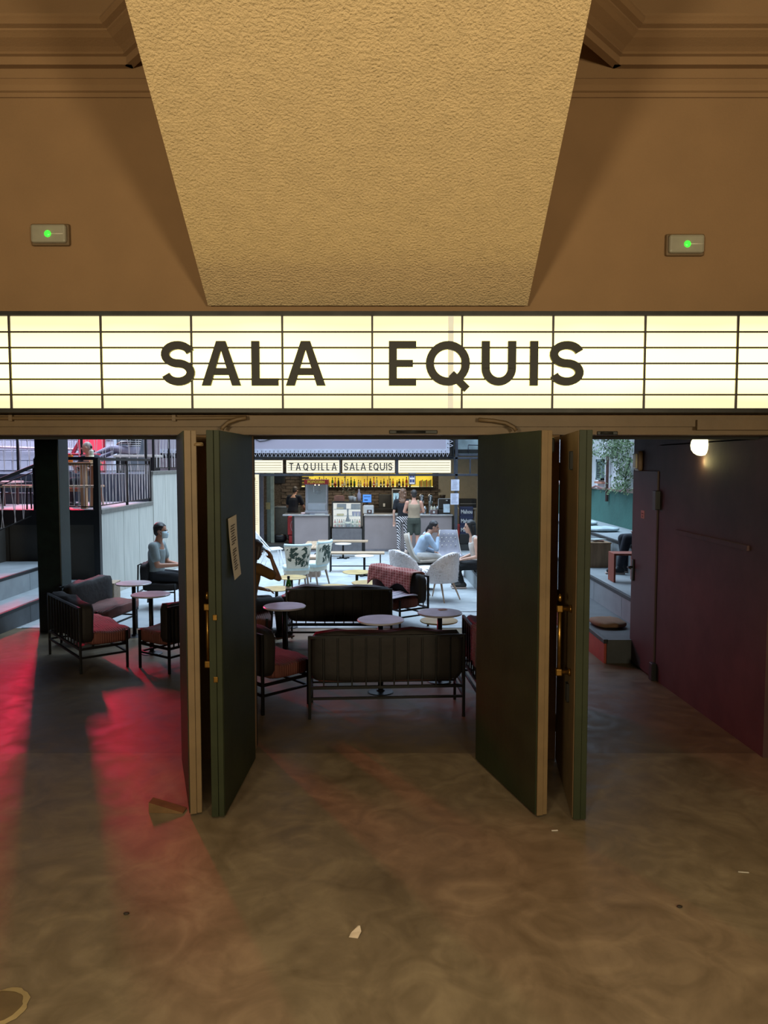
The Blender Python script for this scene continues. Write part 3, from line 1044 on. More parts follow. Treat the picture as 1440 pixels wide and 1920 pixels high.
def check_mat(name, a, b, scale, tex='Object'):
    m = bpy.data.materials.new(name)
    m.use_nodes = True
    n, L = m.node_tree.nodes, m.node_tree.links
    tc = n.new('ShaderNodeTexCoord')
    w1, w2 = n.new('ShaderNodeTexWave'), n.new('ShaderNodeTexWave')
    w1.bands_direction, w2.bands_direction = 'X', 'Z'
    for w in (w1, w2):
        w.inputs['Scale'].default_value = scale
        L.new(tc.outputs[tex], w.inputs['Vector'])
    mx = n.new('ShaderNodeMath')
    mx.operation = 'MAXIMUM'
    L.new(w1.outputs['Fac'], mx.inputs[0])
    L.new(w2.outputs['Fac'], mx.inputs[1])
    rp = n.new('ShaderNodeValToRGB')
    rp.color_ramp.interpolation = 'EASE'
    rp.color_ramp.elements[0].position, rp.color_ramp.elements[0].color = .82, lin(a) + (1,)
    rp.color_ramp.elements[1].position, rp.color_ramp.elements[1].color = .96, lin(b) + (1,)
    L.new(mx.outputs[0], rp.inputs['Fac'])
    bs = n['Principled BSDF']
    L.new(rp.outputs[0], bs.inputs['Base Color'])
    bs.inputs['Roughness'].default_value = .9
    return m


check_red = check_mat('red_check', '8e4a44', 'b58a80', 9)
knit = wave_bump(mat('grey_knit', 'a9a4ad', .95, var=.15, sc=30), 30, .8, 'Z', .01)


def red_fn(u, v):
    x = .56 - u * 1.0
    if v < .25:
        y, z = -.03, .60 + v / .25 * .115
    elif v < .45:
        y, z = -.03 + (v - .25) / .2 * .2, .718
    else:
        t = (v - .45) / .55
        y, z = .172 + t * .03, .712 - t * (.27 - .10 * abs(math.sin(u * 6.2)))
    w = .012 * math.sin(u * 19 + v * 6)
    return (x, y + abs(w) * (1 if v > .45 else -.3), z + .006 * math.sin(u * 11))


drape(red_fn, 26, 14, check_red, 'blanket', 'red checked blanket hanging over the back of the bench at the patio edge', 'blanket', Bb)


def knit_fn(u, v):
    x = -.56 + u * .72
    y = .17 + v * .40
    z = .432 + .010 * math.sin(u * 16 + v * 4)
    if v > .85:
        t = (v - .85) / .15
        y = .568 + .01 * math.sin(u * 20)
        z = .432 - t * .12
    return (x, y, z)


drape(knit_fn, 22, 14, knit, 'blanket', 'pale knitted blanket spread on the seat of the bench at the patio edge', 'blanket', Bb)


def throw_fn(u, v):
    x = .04 + u * .5
    if v < .3:
        y, z = -.03, .42 + v / .3 * .29
    elif v < .5:
        y, z = -.03 + (v - .3) / .2 * .2, .722
    elif v < .75:
        t = (v - .5) / .25
        y, z = .175, .722 - t * .29
    else:
        t = (v - .75) / .25
        y, z = .18 + t * .36, .44
    return (x, y + .006 * math.sin(u * 15), z + .008 * math.sin(u * 13 + v * 5))


drape(throw_fn, 16, 24, wave_bump(mat('dark_grey_knit', '6d6a6a', .95, var=.15), 30, .8, 'Z', .01), 'throw', 'grey knitted throw over the bench half hidden by the right green leaf', 'blanket', Br)

# ---------------------------------------------------------------- round tables
TBL = 'small round cafe tables'
steel_top = mat('brushed_steel_top', 'cbc8cf', .24, .35, var=.12, sc=4)
gold_top = mat('brass_yellow_top', 'cdb47a', .3, .25, var=.16, sc=5)
white_top = mat('white_table_top', 'd5d2cc', .35, var=.05)


def table(label, x, y, d=.42, h=.665, top=None, foot='disc'):
    o = thing('round_table', label, 'table', (x, y, fz(y) - .002), random.uniform(0, 3))
    r = d / 2
    put('tabletop', shared(('tabletop', round(d, 3)), lambda: MB().lathe([(r - .004, 0), (r, .004), (r, .012), (r - .005, .016)], 40, smooth=False)), None, o, (0, 0, h - .016)).data.materials
    t = o.children[0]
    t.data = t.data.copy()
    t.data.materials.clear()
    t.data.materials.append(top or steel_top)
    put('column', shared(('column', h), lambda: MB().tube([(0, 0, .012), (0, 0, h - .016)], .024, 12)), frame_m, o)
    if foot == 'disc':
        put('base_disc', shared(('base_disc', 0), lambda: MB().lathe([(.115, 0), (.115, .008), (.108, .012), (.04, .016), (.03, .03)], 28, smooth=False)), frame_m, o)
    else:
        put('cross_foot', shared(('cross_foot', 0), lambda: MB().bbox(-.17, .17, -.022, .022, 0, .025, .005).bbox(-.022, .022, -.17, .17, .001, .026, .005)), frame_m, o)
    put('bracket', shared(('bracket', 0), lambda: MB().bbox(-.10, .10, -.012, .012, -.036, -.016, .003).bbox(-.012, .012, -.10, .10, -.036, -.016, .003)), frame_m, o, (0, 0, h))
    return o


table('round steel table in front of the middle bench, centred in the doorway', 0.0 - .03, 6.58)
table('round steel table by the green leaf with the notice, beside the left bench', -.985, 7.32)
table('round steel table at right of the doorway, with a small card on it', .525, 6.95, .42)
table('round steel table with dark red top, left of its red lit neighbour', -3.06, 9.05)
table('round table half lit bright red beside the leftmost leaf', -2.56, 8.12)
table('low brass topped table under the steel table at right', .61, 8.2, .42, .36, gold_top)
table('low brass topped table behind the dark middle bench, left of two', -.71, 10.5, .47, .42, gold_top)
table('low brass topped table behind the dark middle bench, right of two', -.245, 10.95, .47, .42, gold_top)
table('low brass topped table farther out on the patio, centred before the bar', -.45, 12.3, .48, .42, gold_top)
table('low brass topped table at the left, in front of the leaf patterned chair', -1.45, 11.6, .47, .42, gold_top)
table('brass topped table partly behind the green bottle', -1.56, 10.75, .44, .36, gold_top)
table('white topped low table under the wooden bench in mid patio', -.40, 15.1, .40, .42, white_top, 'cross')
table('white topped low table in front of the display fridge', -1.03, 18.7, .42, .38, white_top, 'cross')
table('small white round table between the two furry chairs', .78, 13.15, .5, .40, white_top, 'disc')
cd_ = tag(MB().box(-.04, .04, -.025, .025, 0, .003).build('table_card', clean_paper, None, (.56, 7.06, fz(6.95) + .664), .4), 'small pale card lying on the round steel table at right', 'card')

# ---------------------------------------------------------------- wooden benches
wood_m = mat('pale_wood', 'a48c72', .6, var=.14, sc=4, stretch=(1, 8, 8))
wood_y = mat('pale_wood_long', '9d866c', .6, var=.14, sc=4, stretch=(8, 1, 8))


def wood_bench(label, x0, x1, y, d=.35, h=.42, rz=0, wm=None):
    cx, w = (x0 + x1) / 2, (x1 - x0)
    o = thing('wooden_bench', label, 'bench', (cx, y, fz(y) - .004), rz, 'wooden plank benches on the patio')
    for i in range(3):
        MB().bbox(-w / 2, w / 2, -d / 2 + i * d / 3 + .002, -d / 2 + (i + 1) * d / 3 - .002, h - .035, h, .004).build('plank', wm or wood_m, o)
    for x in (-w / 2 + .09, w / 2 - .09):
        m = MB().bar((x, -d / 2 + .03, 0), (x, -d / 2 + .03, h - .035), .025).bar((x, d / 2 - .03, 0), (x, d / 2 - .03, h - .035), .025)
        m.bar((x, -d / 2 + .03, h - .05), (x, d / 2 - .03, h - .05), .025)
        m.build('leg_frame', frame_m, o)
    MB().bar((-w / 2 + .09, 0, .12), (w / 2 - .09, 0, .12), .02).build('stretcher', frame_m, o)
    return o


wood_bench('wooden plank bench in mid patio, nearest of the long benches', at(612, 1036, 15.9).x, at(721, 1036, 15.9).x, 15.9, .32)
wood_bench('wooden plank bench standing before the display fridge', at(596, 1013, 19.2).x, at(690, 1013, 19.2).x, 19.2, .34)
wood_bench('wooden plank bench seen end on by the left counter', -.75, .75, 18.0, .42, .42, R(90)).location.x = -1.72
wb_ = thing('wooden_box', 'peach wooden box seat behind the leaf patterned chairs', 'box', (-1.52, 15.1, fz(15.1) - .004))
MB().bbox(-.24, .24, -.2, .2, .38, .42, .006).build('lid', mat('peach_wood', 'caa78a', .6, var=.1), wb_)
MB().bbox(-.22, .22, -.18, .18, 0, .38, .006).build('body', mat('brown_wood', '7d6858', .7), wb_)

# cube stool by the retaining wall
o = thing('cube_stool', 'pale plywood cube stool standing against the plywood retaining wall', 'stool', (-4.17, 11.1, fz(11.1) - .004), R(4))
MB().bbox(-.17, .17, -.17, .17, .385, .41, .004).build('top', wood_m, o)
for x in (-.16, .15):
    MB().bbox(x, x + .015, -.165, .165, 0, .385, .003).build('side_panel', wood_m, o)
MB().box(-.145, .15, -.16, -.145, .01, .385).build('front_panel', mat('olive_ply', '8a7f63', .7), o)

# ---------------------------------------------------------------- leaf-patterned chairs
leaf_m = mat('pale_print_fabric', 'cdc8b6', .9, var=.05)
leaf_ink = mat('dark_leaf_print', '34443a', .9, var=.25, sc=20)


def leaf_motifs(surface, n, seed):
    """printed sprigs: fans of pointed blades and a few bird-like blots lying on the cloth"""
    rnd = random.Random(seed)
    m = MB()
    for k in range(n):
        cu, cv = rnd.uniform(-.85, .85), rnd.uniform(.08, .92)
        a0 = rnd.uniform(0, 6.28)
        for b in range(6):
            a = a0 + (b - 2.5) * .42
            L, w = rnd.uniform(.16, .30), .030
            tip = (cu + math.cos(a) * L * 1.05, cv + math.sin(a) * L)
            md = (cu + math.cos(a) * L * .55, cv + math.sin(a) * L * .5)
            px_, py_ = -math.sin(a) * w, math.cos(a) * w
            pts = [(cu, cv), (md[0] + px_, md[1] + py_), tip, (md[0] - px_, md[1] - py_)]
            if all(abs(p[0]) < .97 and .02 < p[1] < .98 for p in pts):
                m.add([surface(*p) for p in pts], [(0, 1, 2, 3)])
        if k % 2 == 0:
            c = (cu * .6, min(.85, max(.15, cv + .2)))
            pts = [(c[0] - .22, c[1] - .05), (c[0] - .05, c[1] + .04), (c[0] + .1, c[1] + .09), (c[0] + .2, c[1] + .05), (c[0] + .08, c[1] - .03)]
            m.add([surface(*p) for p in pts], [(0, 1, 2, 3, 4)])
    return m


aqua_m = mat('aqua_velvet', 'bfd0cf', .8, var=.06)
leg_wood = mat('chair_leg_wood', '8d7868', .55, var=.1)


def leaf_chair(label, x, y, a):
    o = thing('leaf_print_chair', label, 'chair', (x, y, fz(y) - .006), -R(a), 'leaf patterned chairs')
    soft_box(-.23, .23, 0, .44, .34, .43, 1, .004).build('seat', aqua_m, o)
    soft_box(-.215, .215, .01, .43, .26, .39, 2, .003).build('seat_skirt', leaf_m, o)
    # curved, flared back
    m = MB()
    N = 10
    ring = []
    for k in range(5):
        z = .40 + k * .10
        w = .19 + k * .012
        for i in range(N + 1):
            u = -1 + 2 * i / N
            ring.append((u * w, -.01 - .05 * (k / 4) + .05 * u * u, z + (.01 * u * u if k == 4 else 0)))
    back = [(p[0], p[1] - .055, p[2]) for p in ring]
    n = N + 1
    fs = [(k * n + i, k * n + i + 1, (k + 1) * n + i + 1, (k + 1) * n + i) for k in range(4) for i in range(N)]
    q_ = len(ring)
    fb = [tuple(q_ + t for t in reversed(f_)) for f_ in fs]
    edge = [(0, i) for i in range(N + 1)]
    per = [i for i in range(n)] + [k * n + N for k in range(1, 5)] + [4 * n + i for i in range(N - 1, -1, -1)] + [k * n for k in range(3, 0, -1)]
    fe = [(per[i], per[(i + 1) % len(per)], per[(i + 1) % len(per)] + q_, per[i] + q_) for i in range(len(per))]
    m.add(ring + back, fs + fb + fe, True)
    m.build('backrest', leaf_m, o)
    leaf_motifs(lambda u, v: (u * (.19 + .048 * v), -.01 - .05 * v + .05 * u * u - .0575, .40 + v * .40), 22, int(x * 100)).build('leaf_print', leaf_ink, o)['kind'] = 'stuff'
    leaf_motifs(lambda u, v: (u * (.19 + .048 * v), -.01 - .05 * v + .05 * u * u + .0025, .40 + v * .40), 18, int(x * 50)).build('leaf_print', leaf_ink, o)['kind'] = 'stuff'
    m = MB().tube([(ring[4 * n + i][0], ring[4 * n + i][1] - .028, ring[4 * n + i][2]) for i in range(N + 1)], .03, 8)
    m.build('back_piping', aqua_m, o)
    for x_ in (-.17, .17):
        for y_, s in ((.06, -.07), (.38, .03)):
            MB().tube([(x_, y_, .30), (x_ * 1.15, y_ + s, 0)], .024, 8, .013).build('leg', leg_wood, o)
    return o


leaf_chair('leaf patterned chair seen from behind, left of the pair', -1.52, 13.05, -14)
leaf_chair('leaf patterned chair turned side on, right of the pair', -1.13, 13.75, -62)

# ---------------------------------------------------------------- furry tub chairs
fur_m = mat('white_fur', 'e6dfde', .95, var=.05, sc=30, bump=.9, bsc=60)
pale_leg = mat('pale_beech', 'b59a82', .5, var=.08)


def fur_chair(label, x, y, a, seed):
    o = thing('furry_chair', label, 'chair', (x, y, fz(y) - .004), -R(a), 'white furry tub chairs')
    soft_box(-.26, .26, -.02, .46, .30, .45, seed, .012, e=4).build('seat', fur_m, o)
    # wrap-around shell
    m = MB()
    N, K = 20, 6
    th = [R(-10) + R(200) * i / N for i in range(N + 1)]
    inn, out = [], []
    for k in range(K + 1):
        v = k / K
        for t in th:
            s = math.sin(t)
            top = .50 + .29 * max(0, s) ** .6
            z = .32 + (top - .32) * v
            fl_ = 1 + .10 * v
            inn.append((.24 * math.cos(t) * fl_, .16 - .22 * s * fl_, z))
            out.append((.31 * math.cos(t) * fl_, .16 - .29 * s * fl_, z - .01 * (1 - v)))
    n = N + 1
    fs = [(k * n + i, k * n + i + 1, (k + 1) * n + i + 1, (k + 1) * n + i) for k in range(K) for i in range(N)]
    q_ = len(inn)
    per = list(range(n)) + [k * n + N for k in range(1, K + 1)] + [K * n + i for i in range(N - 1, -1, -1)] + [k * n for k in range(K - 1, 0, -1)]
    fe = [(per[i], per[(i + 1) % len(per)], per[(i + 1) % len(per)] + q_, per[i] + q_) for i in range(len(per))]
    m.add(inn + out, fs + [tuple(q_ + t for t in reversed(f_)) for f_ in fs] + fe, True)
    m.build('backrest', fur_m, o)
    # tufts of long pile
    random.seed(seed)
    t_ = MB()
    for j in range(620):
        i = random.random() * N
        v = random.random()
        t = R(-10) + R(200) * i / N
        s = math.sin(t)
        top = .50 + .29 * max(0, s) ** .6
        z = .31 + (top - .31) * v ** .6
        rr = 1 + .10 * v
        side = random.random() < .8
        p = Vector(((.31 if side else .24) * math.cos(t) * rr, .16 - (.29 if side else .22) * s * rr, z))
        nrm = Vector((math.cos(t), -s, .3)) * (1 if side else -1)
        d = (nrm * .5 + Vector((random.uniform(-.5, .5), random.uniform(-.5, .5), random.uniform(-.9, .2)))).normalized() * random.uniform(.016, .034)
        w = nrm.cross(Vector((0, 0, 1))).normalized() * .012
        t_.add([p - w, p + w, p + d], [(0, 1, 2)])
    for j in range(180):
        p = Vector((random.uniform(-.25, .25), random.uniform(.0, .46), random.uniform(.40, .45)))
        d = Vector((random.uniform(-.03, .03), random.uniform(-.02, .05), random.uniform(-.04, .02)))
        t_.add([p, p + Vector((.02, 0, 0)), p + d], [(0, 1, 2)])
    t_.build('fur_tufts', fur_m, o)['kind'] = 'stuff'
    for sx in (-1, 1):
        for y_, yy in ((.02, -.09), (.34, .45)):
            MB().tube([(sx * .16, y_, .31), (sx * .23, yy, 0)], .019, 8, .010).build('leg', pale_leg, o)
    return o


fur_chair('white furry tub chair on pale legs, standing free at right of the patio', 1.02, 11.85, -52, 3)
fur_chair('white furry tub chair behind the bench with the red checked blanket', .27, 12.35, 58, 8)

# ---------------------------------------------------------------- upholstered high-back chairs
def shell_chair(label, x, y, a, fab, leg_m, studs=False):
    o = thing('shell_chair', label, 'chair', (x, y, fz(y) - .004), -R(a))
    # side profile swept across the width, sides curling forward
    prof = [(.46, .44), (.36, .43), (.2, .42), (.06, .44), (-.03, .52), (-.09, .66), (-.13, .8), (-.15, .93)]
    N = 8
    m = MB()
    top, bot = [], []
    for j, (py, pz) in enumerate(prof):
        w = .25 if j < 4 else .25 - .02 * (j - 3)
        for i in range(N + 1):
            u = -1 + 2 * i / N
            c_ = u * u * (.03 if j < 3 else .07)
            top.append((u * w, py + (c_ if j >= 3 else 0), pz + (c_ if j < 3 else 0)))
            bot.append((u * w, py + (c_ if j >= 3 else 0) - (.045 if j >= 4 else .01), pz + (c_ if j < 3 else 0) - (.05 if j < 4 else .01)))
    n = N + 1
    K = len(prof) - 1
    fs = [(k * n + i, k * n + i + 1, (k + 1) * n + i + 1, (k + 1) * n + i) for k in range(K) for i in range(N)]
    q_ = len(top)
    per = list(range(n)) + [k * n + N for k in range(1, K + 1)] + [K * n + i for i in range(N - 1, -1, -1)] + [k * n for k in range(K - 1, 0, -1)]
    fe = [(per[i], per[(i + 1) % len(per)], per[(i + 1) % len(per)] + q_, per[i] + q_) for i in range(len(per))]
    m.add(top + bot, fs + [tuple(q_ + t for t in reversed(f_)) for f_ in fs] + fe, True)
    m.build('shell', fab, o)
    for sgn in (0, N):
        MB().tube([(top[k * n + sgn][0], top[k * n + sgn][1] - .02, top[k * n + sgn][2]) for k in range(3, K + 1)], .014, 6).build('edge_piping', mat('pale_piping', 'c2bcb2', .7), o)
    if studs:
        for r_ in range(4):
            for c_ in range(4):
                y_ = -.075 - .018 * r_
                MB().ball((-.14 + c_ * .092 + (.046 if r_ % 2 else 0), y_ + .028 + .02, .62 + r_ * .075), .012, 8).build('button', mat('pale_piping', 'c2bcb2', .7), o)
    MB().bbox(-.2, .2, .05, .40, .33, .375, .01).build('under_frame', leg_m, o)
    for sx in (-1, 1):
        for y_, yy in ((.07, -.02), (.38, .43)):
            MB().tube([(sx * .17, y_, .36), (sx * .21, yy, 0)], .022, 8, .013).build('leg', leg_m, o)
    return o


dark_leg = mat('dark_chair_legs', '3b3936', .5)
shell_chair('beige high backed chair on which the woman in blue sits', .57, 14.25, 92, mat('beige_velvet', 'a8998a', .85, var=.08), dark_leg)
shell_chair('grey buttoned high backed chair facing the camera at the patio right', 1.33, 15.25, 178, mat('grey_tufted_fabric', '85828a', .85, var=.1), dark_leg, True)

# white wire chair
o = thing('wire_chair', 'white wire chair with fanned rods at the patio left by the lit pillar', 'chair', (-2.62, 16.6, fz(16.6)), R(-70))
wm_ = mat('white_wire', 'dcdcdc', .4, var=.03)
m = MB()
for i in range(8):
    u = -1 + 2 * i / 7
    m.tube([(u * .18, .30, .42), (u * .2, .02, .40), (u * .27, -.16, .58), (u * .34, -.26, .80)], .009, 6)
m.build('rod', wm_, o)['kind'] = 'stuff'
MB().tube([(-.36, -.26, .78), (-.2, -.29, .84), (0, -.3, .86), (.2, -.29, .84), (.36, -.26, .78)], .014, 8).build('rim', wm_, o)
MB().tube([(-.36, -.26, .78), (-.24, .05, .42), (-.18, .32, .43), (.18, .32, .43), (.24, .05, .42), (.36, -.26, .78)], .014, 8).build('rim', wm_, o)
for sx in (-1, 1):
    for y_, yy in ((.04, -.12), (.28, .34)):
        MB().tube([(sx * .16, y_, .41), (sx * .22, yy, 0)], .010, 6).build('leg', wm_, o)

# masked man's chair
o = thing('armchair', 'dark framed armchair of the masked man by the plywood wall', 'chair', (-3.62, 11.25, fz(11.25) - .003), R(-88))
for x in (-.27, .27):
    MB().tube([(x, -.05, .02), (x, -.03, .68), (x, .02, .70)], .012, 8).build('leg', frame_m, o)
    MB().tube([(x, .5, .02), (x, .5, .40)], .012, 8).build('leg', frame_m, o)
    MB().bar((x, -.04, .27), (x, .5, .27), .02).build('side_rail', frame_m, o)
MB().bar((-.27, -.04, .27), (.27, -.04, .27), .02).build('cross_rail', frame_m, o)
soft_box(-.26, .26, 0, .54, .28, .40, 4).build('seat_cushion', brown_plain, o)
soft_box(-.26, .26, -.02, .10, .36, .70, 5).build('back_cushion', brown_plain, o)

# low platform at the right of the patio, on which the dark-haired woman sits
o = thing('low_platform', 'pale low platform with black edge at the right side of the patio', 'platform', (1.62, 0, 0), 0)
zp = fz(13) + .30
MB().box(0, .66, 11.5, 15.2, zp - .03, zp).build('top_board', tier_m, o)
MB().box(.01, .64, 11.52, 15.18, fz(15.2) - .02, zp - .03).build('body', tier_m, o)
MB().box(-.012, .02, 11.48, 15.22, zp - .035, zp + .006).build('edge_strip', nosing_m, o)
MB().bbox(.0, .6, 11.38, 11.5, zp - .1, zp - .05, .006).build('corner_shelf', wood_m, o)

# cushions, crate, stool on the right tiers
cush = mat('pale_blue_cushion', 'aebfc4', .9, var=.08)
tan_c = mat('tan_cushion', '8a6a50', .9, var=.1)
def flat_cushion(label, p, w, d, rz, m_):
    o = soft_box(-w / 2, w / 2, -d / 2, d / 2, 0, .075, p[1], .006, e=3.2).build('cushion', m_, None, p, rz)
    return tag(o, label, 'cushion', None)
flat_cushion('pale blue cushion on the top tier, nearer of two', (3.68, 12.55, .872), .5, .5, .15, cush)
flat_cushion('pale blue cushion on the top tier, farther of two', (3.72, 13.9, .872), .5, .5, -.1, cush)
flat_cushion('flat tan cushion on the lowest tier behind the right leaf', (2.53, 8.35, .178), .36, .42, .1, tan_c)
crate_m = mat('plywood_crate', '9c7d5e', .7, var=.18, sc=3, stretch=(6, 6, .8))
o = thing('wooden_crate', 'wooden crate table with magazines on the middle tier', 'crate', (3.16, 11.15, .472), R(3))
MB().bbox(-.19, .19, -.19, .19, .345, .37, .004).build('top', crate_m, o)
for y in (-.185, .165):
    MB().box(-.18, .18, y, y + .02, 0, .345).build('side_panel', crate_m, o)
for x in (-.185, .165):
    MB().box(x, x + .02, -.165, .165, 0, .345).build('side_panel', crate_m, o)
for i, (c_, s) in enumerate((('c6c2b8', .1), ('8d6a64', -.3), ('a9b4b0', .5))):
    tag(MB().bbox(-.12, .12, -.085, .085, 0, .012, .002).build('magazine', mat('magazine_%d' % i, c_, .5), None, (3.15 + .02 * i, 11.13 + .01 * i, .8425 + i * .0125), s),
        ('magazine lying at the bottom of the small pile on the crate', 'dull red magazine in the middle of the pile on the crate', 'pale green magazine on top of the pile on the crate')[i], 'magazine', 'magazines on the crate')
o = thing('red_stool', 'open red wooden box stool on the middle tier beside the maroon wall', 'stool', (3.13, 9.7, .472), R(-2))
red_w = mat('red_stained_wood', '9a4a30', .6, var=.14, sc=4)
MB().bbox(-.16, .16, -.14, .14, .35, .375, .003).build('top', red_w, o)
for x in (-.16, .135):
    MB().bbox(x, x + .025, -.14, .14, 0, .35, .003).build('side_panel', red_w, o)

# ---------------------------------------------------------------- railing with cord lacing on the terrace
cord_m = mat('white_cord', 'c6bcb8', .8, var=.05)


def railing(label, pts, zb_, h, n_cords, posts, slope_end=None):
    """pts: plan polyline; black posts and rails, cords laced in zigzag"""
    o = thing('railing', label, 'railing', (pts[0][0], pts[0][1], zb_))
    O = Vector((pts[0][0], pts[0][1]))
    P = [Vector(p) - O for p in pts]
    for i in range(len(P) - 1):
        a, b = P[i], P[i + 1]
        z0, z1 = (0, slope_end) if slope_end is not None else (0, 0)
        MB().bar((a.x, a.y, h + z0), (b.x, b.y, h + z1), .045, .05).build('top_rail', black_paint, o)
        MB().bar((a.x, a.y, h - .09 + z0), (b.x, b.y, h - .09 + z1), .016).build('mid_rail', black_paint, o)
        MB().bar((a.x, a.y, .06 + z0), (b.x, b.y, .06 + z1), .016).build('bottom_rail', black_paint, o)
        m = MB()
        random.seed(i + int(zb_ * 10) + n_cords)
        for k in range(n_cords):
            u = (k + .5) / n_cords
            u2 = u + (random.uniform(.2, .9) if k % 2 else random.uniform(-.9, -.2)) / n_cords
            u2 = min(.995, max(.005, u2))
            p, q2 = a.lerp(b, u), a.lerp(b, u2)
            m.tube([(p.x, p.y, h - .09 + z0 + (z1 - z0) * u), (q2.x, q2.y, .06 + z0 + (z1 - z0) * u2)], .005, 4)
        m.build('cord_lacing', cord_m, o)['kind'] = 'stuff'
        for k in range(posts + 1):
            p = a.lerp(b, k / posts)
            zz = z0 + (z1 - z0) * k / posts
            MB().bbox(p.x - .02, p.x + .02, p.y - .02, p.y + .02, zz, h + zz, .003).build('post', black_paint, o)
    return o


xl = at(64, 900, TY).x
railing('black railing laced with cord along the front edge of the terrace', [(TX - .06, TY + .05), (xl, TY + .05)], TZ, .84, 22, 1)
railing('cord laced railing along the side of the lower terrace above the plywood wall', [(TX - .04, TY + .15), (TX - .04, 14.8)], TZ + .01, .82, 34, 2)
railing('cord laced railing on the front of the upper terrace behind the seated people', [(TX - .16, 14.97), (-8.6, 14.97)], 1.8, .95, 46, 3)
railing('cord laced railing along the side of the upper terrace', [(TX - .03, 15.03), (TX - .03, 19.4)], 1.86, .82, 40, 4)
railing('sloping cord laced stair railing at the far left', [(xl - .02, TY + .05), (xl - .95, TY - .9)], TZ - .12, .84, 16, 1, -.55)

# ================================================================== PEOPLE
def frustum(m, p0, r0, p1, r1, n=10):
    m.tube([p0, p1], r0, n, r1)
    m.ball(p0, r0, n)
    m.ball(p1, r1, n)


def loft(m, rings, n=14):
    """rings: (centre, right vector, forward vector, rx, ry)"""
    vs = []
    for c, u, w, rx, ry in rings:
        vs += [c + u * (rx * math.cos(2 * math.pi * k / n)) + w * (ry * math.sin(2 * math.pi * k / n)) for k in range(n)]
    fs = []
    for i in range(len(rings) - 1):
        for k in range(n):
            a, b = i * n + k, i * n + (k + 1) % n
            fs.append((a, b, b + n, a + n))
    fs += [tuple(range(n - 1, -1, -1)), tuple((len(rings) - 1) * n + k for k in range(n))]
    m.add(vs, fs, True)


def fuse(mb, name, voxel, smooth=4):
    """melt overlapping solids into one continuous surface"""
    me = mb.mesh(name)
    o = bpy.data.objects.new(name, me)
    COL.objects.link(o)
    r = o.modifiers.new('r', 'REMESH')
    r.mode, r.voxel_size, r.use_smooth_shade = 'VOXEL', voxel, True
    s = o.modifiers.new('s', 'SMOOTH')
    s.iterations, s.factor = smooth, .5
    bpy.context.view_layer.update()
    out = bpy.data.meshes.new_from_object(o.evaluated_get(bpy.context.evaluated_depsgraph_get()))
    bpy.data.objects.remove(o)
    bpy.data.meshes.remove(me)
    out.name = name
    return out


eye_m = mat('eye_dark', '1a1512', .2, var=0)
lip_m = mat('lips', '8d4a44', .5, var=.05)


def sit_pose(seat=.40, spread=.11):
    J = {'pelvis': (0, 0, seat + .10), 'chest': (0, .0, seat + .42), 'neck': (0, .02, seat + .60), 'head': (0, .05, seat + .76)}
    for s, t in ((-1, 'l'), (1, 'r')):
        J['shoulder_' + t] = (s * .175, .0, seat + .54)
        J['elbow_' + t] = (s * .23, .03, seat + .27)
        J['wrist_' + t] = (s * .13, .25, seat + .19)
        J['hip_' + t] = (s * .09, .02, seat + .08)
        J['knee_' + t] = (s * spread, .43, seat + .07)
        J['ankle_' + t] = (s * spread, .44, .09)
        J['toe_' + t] = (s * (spread + .02), .58, .035)
    return J


def stand_pose():
    J = {'pelvis': (0, 0, .95), 'chest': (0, 0, 1.29), 'neck': (0, 0, 1.47), 'head': (0, .025, 1.62)}
    for s, t in ((-1, 'l'), (1, 'r')):
        J['shoulder_' + t] = (s * .18, 0, 1.41)
        J['elbow_' + t] = (s * .24, -.02, 1.12)
        J['wrist_' + t] = (s * .25, .06, .88)
        J['hip_' + t] = (s * .09, 0, .91)
        J['knee_' + t] = (s * .10, .03, .50)
        J['ankle_' + t] = (s * .10, -.03, .09)
        J['toe_' + t] = (s * .12, .12, .035)
    return J


def lean(J, ang, side=0):
    """bend the trunk forward about the pelvis (deg) and sideways"""
    M = Matrix.Rotation(R(-ang), 4, 'X') @ Matrix.Rotation(R(side), 4, 'Y')
    p = Vector(J['pelvis'])
    for k in J:
        if k.split('_')[0] in ('chest', 'neck', 'head', 'shoulder', 'elbow', 'wrist'):
            J[k] = tuple(p + M @ (Vector(J[k]) - p))
    return J


